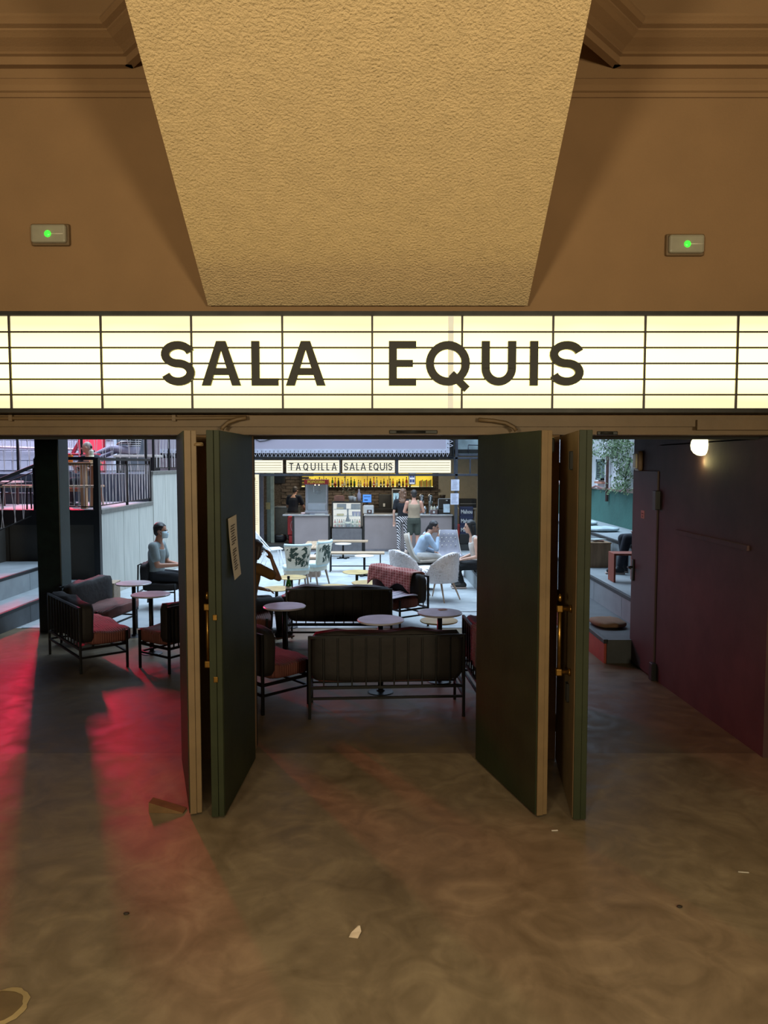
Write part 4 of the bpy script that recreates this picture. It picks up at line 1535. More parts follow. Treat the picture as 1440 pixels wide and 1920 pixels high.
def person(label, x, y, z, a, J, skin='b98a72', build=1.0, top=('333333', 'short'), bottom=('22252c', 'long'), shoe='2a2a2a', hair=('1c1512', 'short'),
           look=0.0, nod=0.0, fem=False, top_mat=None, bottom_mat=None, mask=False, vox=.011, scale=1.0, name='person'):
    J = {k: Vector(v) for k, v in J.items()}
    root = thing(name, label, 'person', (x, y, z), -R(a))
    root.scale = (scale,) * 3
    skin_m = mat('skin_' + skin, skin, .55, var=.06)
    P, C, N, H = J['pelvis'], J['chest'], J['neck'], J['head']
    right = (J['shoulder_r'] - J['shoulder_l']).normalized()
    ex = Vector((1, 0, 0))
    b = build

    def trunk(m, g=0.0, top_cut=1.0, low=0.0):
        upv = (C - P).normalized()
        up2 = (N - C).normalized()
        sw = (J['shoulder_r'] - J['shoulder_l']).length / 2
        hipw = .165 if not fem else .17
        wst = .14 if not fem else .12
        rows = [(P - upv * (.08 + low), ex, hipw * .86, .105), (P, ex, hipw, .12), (P.lerp(C, .38), ex, wst * 1.04, .105), (P.lerp(C, .7), ex.lerp(right, .6), wst * 1.08, .11),
                (C, right, sw * .88, .118), (C.lerp(N, .45), right, sw * .86, .10)]
        if top_cut >= 1:
            rows += [(C.lerp(N, .8), right, sw * .55, .08), (N, right, .062, .062)]
        rings = []
        for i, (c, u, rx, ry) in enumerate(rows):
            u = u.normalized()
            ax = upv if i < 4 else up2
            w = ax.cross(u).normalized()
            rings.append((c, u, w, rx * b + g, ry * b + g))
        loft(m, rings)

    def arm(m, t, upto='hand', g=0.0, fat=1.0):
        s, e, w = J['shoulder_' + t], J['elbow_' + t], J['wrist_' + t]
        k = (.9 if fem else 1.0) * b * fat
        frustum(m, s, .056 * k + g, e, .041 * k + g) if upto != 'short' else frustum(m, s, .058 * k + g, s.lerp(e, .62), .054 * k + g)
        if upto in ('hand', 'long'):
            frustum(m, e, .041 * k + g, w if upto == 'hand' else e.lerp(w, .93), .028 * k + g)
        if upto == 'hand':
            d = (w - e).normalized()
            side = ex if t == 'r' else -ex
            u = (side - d * side.dot(d)).normalized()
            nrm = d.cross(u)
            palm = w + d * .045
            M = Matrix((u, nrm, d)).transposed().to_4x4()
            m.ball(palm, .048, 10, (.85, .42, 1.1), M.to_3x3())
            for i, (off, ln) in enumerate(((-.028, .060), (-.010, .072), (.009, .068), (.026, .052))):
                base = palm + u * off + d * .035
                mid = base + d * ln * .5 + nrm * (-.010)
                tip = mid + d * ln * .38 - nrm * .022
                m.tube([base, mid, tip], .0098, 6, .0085)
                m.ball(tip, .0088, 6)
            tb = palm - u * .03 - d * .02
            tm = tb - u * .026 + d * .028 - nrm * .012
            m.tube([tb, tm, tm + d * .028 - nrm * .008], .0115, 6, .009)
            m.ball(tm + d * .028 - nrm * .008, .009, 6)

    def leg(m, t, upto='foot', g=0.0):
        h, k_, an, to = J['hip_' + t], J['knee_' + t], J['ankle_' + t], J['toe_' + t]
        if upto == 'shorts':
            frustum(m, h, .088 * b + g, h.lerp(k_, .72), .074 * b + g * 1.6)
            return
        frustum(m, h, .088 * b + g, k_, .056 * b + g)
        mid = k_.lerp(an, .32)
        frustum(m, k_, .055 * b + g, mid, .053 * b + g)
        frustum(m, mid, .053 * b + g, an if upto == 'foot' else k_.lerp(an, .92), .036 * b + g)
        if upto == 'foot':
            frustum(m, an - Vector((0, 0, .03)), .042, to, .03)

    # body: trunk, limbs and head in one surface
    m = MB()
    trunk(m)
    for t in 'lr':
        arm(m, t)
        leg(m, t)
    frustum(m, N - (N - C).normalized() * .05, .062, N.lerp(H, .55), .052)
    rot = (Matrix.Rotation(R(look), 3, 'Z') @ Matrix.Rotation(R(-nod), 3, 'X'))
    h = lambda x_, y_, z_: H + rot @ Vector((x_, y_, z_))
    m.ball(h(0, -.005, .03), .1, 14, (.76, .93, .98), rot)
    m.ball(h(0, .02, -.03), .078, 12, (.78, .9, 1.05), rot)
    m.ball(h(0, .055, -.085), .03, 8, (1.1, .8, .7), rot)
    m.tube([h(0, .085, .015), h(0, .112, -.022)], .009, 6, .015)
    m.ball(h(0, .104, -.022), .016, 8, (1.05, 1, .7), rot)
    for s in (-1, 1):
        m.ball(h(s * .077, -.005, 0), .026, 8, (.35, .8, 1.15), rot)
    body = put('body', fuse(m, 'body', vox), skin_m, root)
    for s in (-1, 1):
        MB().ball(h(s * .03, .083, .012), .0115, 8).build('eye', eye_m, root)
    if not mask:
        MB().ball(h(0, .088, -.058), .02, 8, (1.15, .5, .35), rot).build('mouth', lip_m, root)
    else:
        mk = MB()
        pts = []
        for i in range(7):
            ang = R(-75 + 25 * i)
            for zz, k2 in ((.012, .9), (-.03, 1.14), (-.09, .92)):
                pts.append(h(.079 * math.sin(ang), .02 + .083 * k2 * math.cos(ang), zz - .01))
        mk.add(pts, [(3 * i + j, 3 * i + 3 + j, 3 * i + 4 + j, 3 * i + 1 + j) for i in range(6) for j in range(2)], True)
        o = mk.build('face_mask', mat('mask_blue', 'b4c9d0', .8), root)
        sm = o.modifiers.new('t', 'SOLIDIFY')
        sm.thickness = .006
        sm.offset = 1
        for s in (-1, 1):
            MB().tube([h(s * .077, .035, .0), h(s * .082, -.012, .015), h(s * .077, .03, -.05)], .0025, 5).build('mask_loop', mat('mask_blue', 'b4c9d0', .8), root)
    # clothes
    if top:
        m = MB()
        trunk(m, .013, .9 if top[1] == 'none' else .99, -.05)
        if top[1] == 'none':
            for t in 'lr':
                s_ = J['shoulder_' + t]
                frustum(m, s_.lerp(N, .42), .056, s_.lerp(C, .55), .075)
        else:
            for t in 'lr':
                arm(m, t, top[1], .013, 1.08)
                frustum(m, J['shoulder_' + t], .072 * b, N.lerp(C, .35), .075 * b)
        put('shirt' if top[1] != 'none' else 'vest', fuse(m, 'shirt', .013), top_mat or mat('cloth_' + top[0], top[0], .9, var=.1, sc=7), root)
    if bottom:
        m = MB()
        upv = (C - P).normalized()
        loft(m, [(P - upv * .10, ex, Vector((0, 1, 0)), .155 * b + .014, .115 * b + .016), (P, ex, upv.cross(ex).normalized() if False else Vector((0, 1, 0)), .168 * b + .016, .122 * b + .016), (P + upv * .07, ex, Vector((0, 1, 0)), .158 * b + .012, .115 * b + .012)])
        for t in 'lr':
            leg(m, t, bottom[1], .012)
        put('trousers' if bottom[1] == 'long' else 'shorts', fuse(m, 'trousers', .013), bottom_mat or mat('cloth_' + bottom[0], bottom[0], .9, var=.12, sc=8), root)
    sh_m = mat('shoe_' + shoe, shoe, .6)
    sole = mat('shoe_sole', 'b9a59c', .7)
    for t in 'lr':
        an, to = J['ankle_' + t], J['toe_' + t]
        m = MB()
        d = Vector((to.x - an.x, to.y - an.y, 0)).normalized()
        frustum(m, an + Vector((0, 0, .0)), .046, an - d * .03 + Vector((0, 0, -.035)), .047)
        frustum(m, an - d * .02 + Vector((0, 0, -.04)), .047, Vector((to.x, to.y, an.z - .047)), .040)
        so = put('shoe', fuse(m, 'shoe', .009, 3), sh_m, root)
        c = (an + Vector((to.x, to.y, an.z))) / 2
        ang = math.atan2(d.y, d.x)
        M = Matrix.Translation((c.x, c.y, 0)) @ Matrix.Rotation(ang, 4, 'Z')
        L2 = (Vector((to.x, to.y)) - Vector((an.x, an.y))).length / 2 + .05
        MB().bbox(-L2 - .02, L2, -.045, .045, an.z - .092, an.z - .066, .01, M).build('sole', sole, so)
    # hair
    if hair:
        hm = mat('hair_' + hair[0], hair[0], .55, var=.3, sc=30, stretch=(1, 1, .15))
        m = MB()
        st = hair[1]
        if st == 'stubble':
            m.ball(h(0, -.012, .035), .101, 12, (.775, .93, .95), rot)
        else:
            m.ball(h(0, -.018, .046), .107, 12, (.80, .93, .92), rot)
            m.ball(h(0, -.05, .0), .082, 10, (.95, .72, 1.0), rot)
            for s in (-1, 1):
                m.ball(h(s * .055, .02, .07), .05, 8, (.7, 1, .7), rot)
        if st in ('long', 'wavy'):
            ln = .30 if st == 'long' else .24
            bk = lambda x_, y_, z_: h(x_, y_, z_) if z_ > -.1 else h(x_, y_, -.1) + Vector((0, (-.02) * (1 if True else 0), z_ + .1))
            loft(m, [(h(0, -.05, .03), rot @ Vector((1, 0, 0)), rot @ Vector((0, 1, 0)), .088, .06), (h(0, -.06, -.05), rot @ Vector((1, 0, 0)), rot @ Vector((0, 1, 0)), .095, .055),
                     (h(0, -.062, -.13), rot @ Vector((1, 0, 0)), rot @ Vector((0, 1, 0)), .098, .05), (bk(0, -.075, -.07 - ln * .6), ex, Vector((0, 1, 0)), .088, .045), (bk(0, -.075, -.06 - ln), ex, Vector((0, 1, 0)), .04, .025)])
            for s in (-1, 1):
                m.tube([h(s * .07, .01, .05), h(s * .084, -.01, -.03), h(s * .088, -.03, -.11)], .028, 8, .02)
            if st == 'wavy':
                random.seed(4)
                for i in range(16):
                    m.ball(h(random.uniform(-.09, .09), random.uniform(-.11, -.03), random.uniform(-.26, .05)), random.uniform(.022, .036), 8)
        if st == 'tail':
            m.ball(h(0, -.10, .0), .035, 8)
            m.tube([h(0, -.10, .0), h(0, -.14, -.08), h(.01, -.13, -.2)], .034, 8, .014)
        if st != 'stubble':
            # keep the face clear
            pass
        hm_ = fuse(m, 'hair', .009, 3)
        # cut the hair away in front of the face
        bm = bmesh.new()
        bm.from_mesh(hm_)
        inv = rot.transposed()
        kill = []
        for v in bm.verts:
            q2 = inv @ (v.co - H)
            if q2.y > .035 and q2.z < .075 and abs(q2.x) < .066:
                kill.append(v)
        bmesh.ops.delete(bm, geom=kill, context='VERTS')
        bm.to_mesh(hm_)
        bm.free()
        put('hair', hm_, hm, root)
    return root


V = Vector
# 1 bald man at the high table on the terrace
J = lean(sit_pose(.46), 8)
J['wrist_l'], J['wrist_r'] = (-.10, .34, .80), (.12, .36, .80)
J['elbow_l'], J['elbow_r'] = (-.28, .18, .72), (.28, .18, .72)
person('bald man in a dark shirt seated behind the terrace railing, looking left', -5.27, 13.52, 1.25, 205, J, 'b08a74', 1.08, ('22242c', 'short'), ('23262e', 'long'), '2a2a2a', ('8f8178', 'stubble'), -55, scale=.86)
# 2 masked man
J = lean(sit_pose(.40), 3)
J['elbow_r'], J['wrist_r'] = (.22, .10, .66), (.10, .36, .66)
J['elbow_l'], J['wrist_l'] = (-.22, .10, .66), (-.08, .34, .64)
person('man in a pale grey T-shirt and face mask seated by the plywood wall, in profile', -3.46, 11.25, fz(11.25), 92, J, 'a97a62', 1.0, ('7f8a8a', 'short'), ('1d2026', 'long'), '2a2a2a', ('120e0c', 'short'), mask=True)
# 3 woman in mustard, back turned, hand raised
J = lean(sit_pose(.40), 9)
J['elbow_r'], J['wrist_r'] = (.27, .30, .80), (.20, .25, 1.03)
J['elbow_l'], J['wrist_l'] = (-.25, .15, .68), (-.1, .35, .62)
person('woman in a mustard yellow top seated with her back to us, right hand raised', -1.58, 8.47, fz(8.5) + .04, 43, J, '6d4a38', .98, ('5a3c14', 'short'), ('1c1a1c', 'long'), '222222', ('2a1a12', 'long'), 0, 4, True, scale=.93)
# 4, 5 the couple at the bar
J = stand_pose()
J['elbow_l'], J['wrist_l'] = (-.235, -.03, 1.12), (-.245, .02, .87)
zebra = stripe_mat('zebra_print', [(0, 'd8cfcf'), (.5, '1d1b1d')], 9, 'DIAGONAL', .9, 4.0)
person('woman in a black T-shirt and zebra striped trousers standing at the bar', at(755, 1040, 19.98).x, 19.98, fz(19.98), 12, J, 'c79a84', .96, ('15151a', 'short'), ('cfc6c6', 'long'), 'c8b0a0', ('6b4c38', 'wavy'), 0, 0, True, None, zebra)
J = stand_pose()
for t, s in (('l', -1), ('r', 1)):
    J['elbow_' + t], J['wrist_' + t] = (s * .255, .04, 1.17), (s * .08, .22, 1.12)
person('man in a tan sleeveless top and dark shorts standing at the bar', at(776, 1036, 19.5).x, 19.5, fz(19.5), -4, J, 'c58f78', 1.0, ('97836c', 'none'), ('3d4138', 'shorts'), '3a3a3a', ('2d2622', 'short'), 0, 0, scale=.985)
# 6 barman
J = lean(stand_pose(), 14)
J['wrist_r'], J['elbow_r'] = (.2, .42, 1.0), (.29, .2, 1.08)
J['wrist_l'], J['elbow_l'] = (-.15, .42, 1.0), (-.28, .18, 1.08)
person('barman in a navy shirt bent over his work behind the left counter', at(549, 960, 21.85).x, 21.85, bz, 20, J, 'a8806c', 1.02, ('1a1f2a', 'short'), ('1d1d20', 'long'), '222222', ('2a2420', 'short'), 0, 20, scale=.93)
# 7 woman in the blue shirt, hand at her mouth
J = lean(sit_pose(.40), 27)
J['elbow_r'], J['wrist_r'] = (.20, .37, .63), (.05, .42, .86)
J['elbow_l'], J['wrist_l'] = (-.20, .16, .62), (-.02, .36, .56)
person('woman in pale blue shirt and white trousers on the beige chair, hand at mouth', .64, 14.3, fz(14.3) + .04, 86, J, 'b0836c', 1.0, ('9fb2c8', 'long'), ('cdcac6', 'long'), 'c9c2bb', ('1d1716', 'tail'), -10, 12, True, scale=.94)
# 8 dark-haired woman on the platform
J = lean(sit_pose(.34), 10)
J['elbow_l'], J['wrist_l'] = (-.25, .06, .58), (-.14, .30, .52)
J['elbow_r'], J['wrist_r'] = (.25, .05, .58), (.10, .32, .5)
for t, s in (('l', -1), ('r', 1)):
    J['knee_' + t], J['ankle_' + t], J['toe_' + t] = (s * .1, .42, .38), (s * .1, .30, .09), (s * .11, .44, .035)
person('woman with long black hair and pale sleeveless top at the right edge of the patio', 1.70, 13.35, fz(13.4) + .015, 268, J, 'c99c86', .98, ('c9bfb6', 'none'), ('16171a', 'long'), '222222', ('110d0c', 'long'), 0, 2, True)
# 9 person on the right tiers, only the legs in view
J = lean(sit_pose(.40), 6)
J['knee_l'], J['knee_r'] = (-.09, .43, .50), (.12, .44, .48)
J['ankle_l'], J['ankle_r'] = (-.07, .52, .09), (.10, .40, .09)
J['toe_l'], J['toe_r'] = (-.06, .66, .035), (.10, .54, .035)
J['wrist_l'], J['wrist_r'] = (-.15, .2, .6), (.15, .2, .6)
person('person in dark jeans and lace-up trainers seated on the right tiers, mostly hidden', 3.80, 10.35, .472, 274, J, 'c49a86', 1.0, ('c4938e', 'long'), ('2c2e36', 'long'), '23252a', ('2a1e18', 'short'))
# 10 reclining person on the upper terrace
J = lean(sit_pose(.42), -14)
J['knee_l'], J['knee_r'] = (-.1, .45, .56), (.12, .46, .5)
J['ankle_l'], J['ankle_r'] = (-.12, .86, .40), (.1, .84, .34)
J['toe_l'], J['toe_r'] = (-.13, .98, .42), (.12, .97, .36)
stripes = stripe_mat('striped_shirt', [(0, '17161a'), (.72, 'c9c4c6')], 7, 'Z', .9)
person('person in a black and white striped top and grey jeans lounging on the upper terrace', -5.55, 16.6, 1.8, 275, J, 'a27a66', 1.0, ('17161a', 'long'), ('7a7684', 'long'), 'b5b0b4', ('191412', 'short'), 0, 0, False, stripes)

# ================================================================== BAR CONTENTS
grey_front = mat('mauve_grey_counter', '8c7f7c', .6, var=.06, sc=3)
steel = mat('brushed_steel', 'a3a5a8', .3, .8, var=.1, sc=6)
dark_plastic = mat('dark_plastic', '16171a', .35, var=.1)
white_pl = mat('white_plastic', 'c8c8c6', .45, var=.05)
ZC = q(0, 966).z                      # counter top height


def counter(label, px0, px1, overhang_l):
    a_, b_ = q(px0, 1000).x, q(px1, 1000).x
    o = thing('bar_counter', label, 'counter', ((a_ + b_) / 2, YB + .3, fz(YB)))
    w = (b_ - a_) / 2
    z = ZC - fz(YB)
    MB().box(-w, w, 0, .55, -.03, z - .04).build('front_panel', grey_front, o)
    MB().bbox(-w - overhang_l, w + .03, -.04, .62, z - .04, z, .006).build('worktop', steel, o)
    MB().box(-w - .06, -w, -.01, .5, -.03, z - .04).build('end_post', black_paint, o)
    MB().box(w, w + .06, -.01, .5, -.03, z - .04).build('end_post', black_paint, o)
    MB().box(-w, w, -.012, 0, -.02, .07).build('kick_plate', mat('kick_plate', '6f696c', .5), o)
    return o


counter('mauve grey counter left of the display fridge', 549.5, 614, .32)
counter('long mauve grey counter right of the display fridge', 683, 849, .02)

# display fridge
x0, x1 = q(621, 990).x, q(678, 990).x
o = thing('display_fridge', 'lit glass display fridge between the two counters', 'fridge', ((x0 + x1) / 2, YB + .28, fz(YB)))
w = (x1 - x0) / 2
zz0, zz1, zz2 = q(0, 991).z - fz(YB), q(0, 941).z - fz(YB), q(0, 1035).z - fz(YB)
MB().bbox(-w, w, 0, .6, -.02, zz0 - .02, .005).build('base_cabinet', mat('fridge_base', '6c6869', .5, .2), o)
MB().box(-w * .62, w * .62, -.006, 0, .28, .30).build('vent_slot', dark_plastic, o)
m = MB().box(-w, w, 0, .6, zz1 - .045, zz1).box(-w, -w + .035, 0, .05, zz0 - .02, zz1 - .045).box(w - .035, w, 0, .05, zz0 - .02, zz1 - .045).box(-w, w, 0, .6, zz0 - .02, zz0 + .01)
m.build('case_frame', dark_plastic, o)
inner = mat('lit_fridge_lining', (.95, .93, .82), .5, emit=.75, var=.03)
MB().box(-w + .02, w - .02, .56, .58, zz0 + .01, zz1 - .045).box(-w + .01, -w + .03, .06, .56, zz0 + .01, zz1 - .045).box(w - .03, w - .01, .06, .56, zz0 + .01, zz1 - .045).build('lit_back', inner, o)
shelf_m = mat('glass_shelf', 'a5b5a8', .2, var=.05)
shz = [zz0 + (zz1 - zz0) * k for k in (.42, .68)]
for z in shz:
    MB().bbox(-w + .035, w - .035, .19, .55, z - .008, z, .002).build('glass_shelf', shelf_m, o)
glass = mat('clear_glass', (1, 1, 1), .02, var=0, trans=1.0)
MB().box(-w + .035, w - .035, .012, .018, zz0 + .01, zz1 - .045).build('glass_door', mat('door_glass', (.9, .95, .95), .05, var=0, alpha=.12), o)
FX, FY, FZ = (x0 + x1) / 2, YB + .28, fz(YB)

# bottles: five shapes, shared meshes
PROF = [
    [(.034, 0), (.036, .01), (.036, .17), (.03, .2), (.013, .235), (.012, .29), (.015, .292), (.015, .305)],
    [(.030, 0), (.031, .01), (.031, .13), (.024, .16), (.012, .19), (.012, .215), (.014, .217), (.013, .225)],
    [(.042, 0), (.044, .02), (.044, .15), (.034, .185), (.014, .205), (.013, .25), (.017, .252), (.017, .27)],
    [(.038, 0), (.038, .19), (.034, .2), (.013, .215), (.012, .255), (.016, .257), (.016, .28)],
    [(.028, 0), (.046, .05), (.046, .1), (.02, .17), (.013, .24), (.012, .3), (.015, .302), (.015, .315)],
]
BOT_C = {'amber': '9a5a14', 'green': '2f6a2a', 'clear': 'c7b878', 'dark': '1b1512', 'red': 'b3321a', 'orange': 'd06a1a', 'white': 'cfcab5', 'olive': '78802a'}


def bottle(label, x, y, z, shape, col, s=1.0, group=None, lab_c='d8cfae'):
    o = thing('bottle', label, 'bottle', (x, y, z), 0, group)
    o.scale = (s, s, s)
    m_ = mat('bottle_' + col, BOT_C[col], .12, var=.1)
    pr = PROF[shape]
    put('glass_body', shared(('glass_body', shape), lambda: MB().lathe(pr[:6], 14)).copy() if False else shared(('glass_body', shape, col), lambda: MB().lathe(pr[:-1], 14)), m_, o)
    put('cap', shared(('cap', shape), lambda: MB().lathe([(pr[-1][0] + .001, pr[-2][1] - .02), (pr[-1][0] + .001, pr[-1][1])], 12)), dark_plastic, o)
    r = max(p[0] for p in pr[:3]) + .001
    z0, z1 = (.05, .12) if shape != 4 else (.055, .095)
    put('paper_label', shared(('paper_label', shape, lab_c), lambda: MB().lathe([(r, z0), (r, z1)], 14)), mat('label_' + lab_c, lab_c, .7), o)
    return o


# backlit bottle shelf on the brick wall
YS = 23.81
zs0, zs1 = at(0, 913, YS).z, at(0, 888, YS).z
xa, xb = at(565, 900, YS).x, at(812, 900, YS).x
o = thing('backlit_shelf', 'long yellow backlit shelf of spirits on the brick wall behind the bar', 'shelf', (0, YS, 0))
amber_glow = mat('amber_backlight', (.92, .56, .035), .5, emit=.95, var=.3, sc=1.6)
n = 6
for i in range(n):
    a_, b_ = xa + (xb - xa) * i / n, xa + (xb - xa) * (i + 1) / n
    MB().box(a_ + .01, b_ - .01, .16, .18, zs0 + .02, zs1).build('glow_panel', amber_glow, o)
MB().bbox(xa - .03, xb + .03, -.02, .2, zs0 - .035, zs0, .006).build('shelf_board', dark_steel, o)
MB().box(xa, xb, .1, .14, zs0 + .001, zs0 + .016).build('light_strip', mat('light_strip', (1.0, .86, .35), .4, emit=2.2, var=0), o)
MB().box(xa - .03, xa, -.02, .2, zs0, zs1).build('end_panel', dark_steel, o)
random.seed(21)
cols = ['dark', 'amber', 'dark', 'dark', 'amber', 'dark', 'olive', 'olive', 'green', 'red', 'dark', 'orange', 'clear', 'clear', 'olive', 'green', 'clear', 'clear', 'red', 'orange', 'dark', 'red', 'clear', 'dark', 'dark', 'red', 'clear', 'orange', 'amber', 'dark', 'amber', 'red', 'dark']
names = {'dark': 'dark', 'amber': 'amber', 'olive': 'olive green', 'green': 'green', 'red': 'red', 'orange': 'orange', 'clear': 'pale golden', 'white': 'white'}
ORD = 'first second third fourth fifth sixth seventh eighth ninth tenth eleventh twelfth'.split()
seen_ = {}
for i, c in enumerate(cols):
    xp_ = 574 + (768 - 574) * i / (len(cols) - 1) + random.uniform(-1.2, 1.2)
    seen_[c] = seen_.get(c, 0) + 1
    bottle('%s bottle on the yellow backlit shelf, %s of its colour from the left' % (names[c], ORD[seen_[c] - 1]), at(xp_, 910, YS).x, YS + .036, zs0, random.choice((0, 0, 2, 3, 4)), c, random.uniform(.72, 1.05), '%s bottles on the backlit shelf' % names[c], random.choice(('d8cfae', '2a2520', 'c7a24a')))
for i in range(9):
    c = ('7c8a3a', 'b34a3a', 'c9b25a', '8a6a5a')[i % 4]
    x_ = at(787 + i * 2.6, 910, YS).x
    tag(MB().bbox(-.016, .016, -.05, .05, 0, .19 + .02 * (i % 3), .003).build('carton', mat('carton_' + c, c, .6), None, (x_, YS + .04, zs0)), 'slim %s carton on the backlit shelf, %s carton from the left' % (('olive', 'red', 'yellow', 'brown')[i % 4], ORD[i]), 'carton', '%s cartons on the backlit shelf' % ('olive', 'red', 'yellow', 'brown')[i % 4])

# bottles and cups inside the display fridge
fc = ['red', 'white', 'orange', 'amber', 'white', 'orange', 'amber', 'white', 'green', 'white', 'olive', 'orange']
for i, c in enumerate(fc):
    bottle('small %s drink bottle, %s from the left in the fridge\'s bottom row' % (names[c], ORD[i]), FX - w + .075 + i * (2 * w - .15) / (len(fc) - 1), FY + .16 + .05 * (i % 2), FZ + zz0 + .011, 1, c, .92, 'small %s bottles in the fridge' % names[c])
bottle('tall dark bottle with pale label at the front of the display fridge', FX + .02, FY + .1, FZ + zz0 + .011, 4, 'dark', 1.6)
for i in range(3):
    tag(MB().lathe([(.03, 0), (.042, .12), (.045, .125)], 14).build('cup', mat('lilac_cup', 'a99ac0', .5), None, (FX + .17 + i * .085, FY + .25, FZ + shz[0])), 'pale lilac cup on the lower fridge shelf, %s of three from the left' % ORD[i], 'cup', 'cups in the display fridge')
for i in range(2):
    tag(MB().bbox(-.1, .1, -.07, .07, 0, .06, .015).build('food_tray', mat('yellow_food', 'd2b450', .6), None, (FX - .2, FY + .3, FZ + (shz[0] if i == 0 else shz[1]))), ('yellow food tray on the lower glass shelf of the fridge', 'yellow food tray on the upper glass shelf of the fridge')[i], 'tray')
for i in range(2):
    tag(MB().bbox(-.13, .13, -.1, .1, 0, .14, .01).build('carton', mat('grey_carton', '87898c', .6), None, (FX - .17 + .4 * i, FY + .42, FZ + shz[1])), ('grey carton on the upper left shelf of the fridge', 'grey carton on the upper right shelf of the fridge')[i], 'carton')

# on top of the fridge
zt_ = FZ + zz1
o = thing('slatted_box', 'reddish slatted wooden box on top of the display fridge', 'box', (at(634, 936, YB).x, FY + .3, zt_))
for i in range(4):
    MB().bbox(-.14, .14, -.1, .1, .005 + i * .038, .036 + i * .038, .004).build('slat', mat('reddish_wood', '9a6a58', .7), o)
for x_ in (-.12, .12):
    MB().box(x_ - .012, x_ + .012, -.09, .09, 0, .15).build('corner_batten', mat('reddish_wood', '9a6a58', .7), o)
o = thing('potted_plant', 'small leafy plant in a white pot on top of the fridge', 'plant', (at(657.5, 936, YB).x, FY + .3, zt_))
MB().lathe([(.07, 0), (.09, .1), (.095, .13), (.085, .135)], 18).build('pot', white_pl, o)
random.seed(2)
m = MB()
for i in range(46):
    a_ = random.uniform(0, 6.28)
    r_ = random.uniform(.03, .26)
    p = V((-.10 + r_ * math.cos(a_) * .9, r_ * math.sin(a_) * .5, .16 + random.uniform(0, .22) - r_ * .1))
    d = V((random.uniform(-1, 1), random.uniform(-1, 1), random.uniform(-.4, .6))).normalized() * .045
    s_ = d.cross(V((0, 0, 1))).normalized() * .016
    m.add([p - d, p + s_, p + d, p - s_], [(0, 1, 2, 3)])
for i in range(6):
    m.tube([(0, 0, .12), (-.05 * i + .1, .02 * (i % 3), .3)], .004, 5)
m.build('foliage', mat('plant_green', '4a5a44', .6, var=.3), o)['kind'] = 'stuff'
tag(MB().lathe([(.05, 0), (.05, .2), (.02, .25), (.02, .33)], 14).build('dispenser', mat('lilac_plastic', 'b6b0c4', .4), None, (at(672, 936, YB).x, FY + .25, zt_)), 'pale lilac pump dispenser on the right of the fridge top', 'dispenser')
tag(MB().lathe([(.045, 0), (.05, .1), (.046, .11)], 14).build('cup', white_pl, None, (at(664, 936, YB).x, FY + .2, zt_)), 'white cup on top of the display fridge', 'cup')

# popcorn machine
xa, xb = q(569, 950).x, q(612, 950).x
o = thing('popcorn_machine', 'popcorn machine with red POPCORN header on the left counter', 'popcorn machine', ((xa + xb) / 2, YB + .42, ZC))
w = (xb - xa) / 2 - .01
hz = q(0, 900).z - ZC
H0 = q(0, 909).z - ZC
red_enamel = mat('red_enamel', 'a01422', .35, var=.08)
MB().bbox(-w - .03, w + .03, -.03, .43, H0, hz, .008).build('header', red_enamel, o)
me, wd, lo, hi = text_mesh('POPCORN', .10, .004, .008)
put('header_lettering', me, mat('yellow_letter', 'e0b83c', .5), o, (0, -.036, (H0 + hz) / 2 - .03))
grey_al = mat('grey_aluminium', '8d8f98', .35, .5)
for x_ in (-w, w - .035):
    for y_ in (0, .37):
        MB().bbox(x_, x_ + .035, y_, y_ + .035, .09, H0, .004).build('corner_post', grey_al, o)
MB().bbox(-w - .02, w + .02, -.02, .43, 0, .09, .006).build('base', grey_al, o)
MB().box(-w + .035, w - .035, .375, .385, .09, H0).build('back_panel', mat('popcorn_back', '3c3d42', .4), o)
MB().box(-w + .035, w - .035, .01, .016, .09, H0).build('glass_door', mat('door_glass', (.9, .95, .95), .05, var=0, alpha=.12), o)
kt = MB().lathe([(.05, 0), (.09, .02), (.1, .1), (.1, .12)], 16, (.04, .2, H0 - .28)).build('kettle', dark_plastic, o)
MB().tube([(.04, .2, H0 - .1), (.04, .2, H0)], .008, 6).build('kettle_rod', steel, kt)
MB().tube([(-.08, .12, H0 - .06), (-.08, .12, H0 - .22)], .008, 6).build('scoop_rod', steel, o)
for x_ in (-.04, .07):
    MB().ball((x_, .1, H0 - .02), .016, 8).build('bulb', mat('warm_bulb', (1, .8, .4), .4, emit=5, var=0), o)
MB().bbox(-w + .04, w - .04, .03, .36, .1, .3, .03).build('popcorn_bed', mat('popcorn_grey', '7c7a80', .9, bump=.8, bsc=60), o)

# counter clutter left
cl = [('paper_stack', 'pinkish napkin stack', 'c0a29c', 566, .07), ('tray', 'dark tray', '1e1e22', 580, .13), ('menu_sheet', 'white menu sheet', 'cfcfcc', 600, .09)]
tag(MB().bbox(-.06, .06, -.05, .05, 0, .06, .02).build('napkin_stack', mat('pinkish', 'c0a29c', .8), None, (q(566, 960).x, YB + .33, ZC)), 'pinkish napkin stack at the foot of the popcorn machine', 'napkins')
tag(MB().bbox(-.14, .14, -.04, .04, 0, .012, .004).build('menu_sheet', clean_paper, None, (q(598, 960).x, YB + .32, ZC)), 'white sheet lying in front of the popcorn machine', 'paper')
tag(MB().bbox(-.15, .02, -.04, .04, 0, .02, .006).build('tray', dark_plastic, None, (q(577, 960).x, YB + .32, ZC)), 'dark tray in front of the popcorn machine', 'tray')

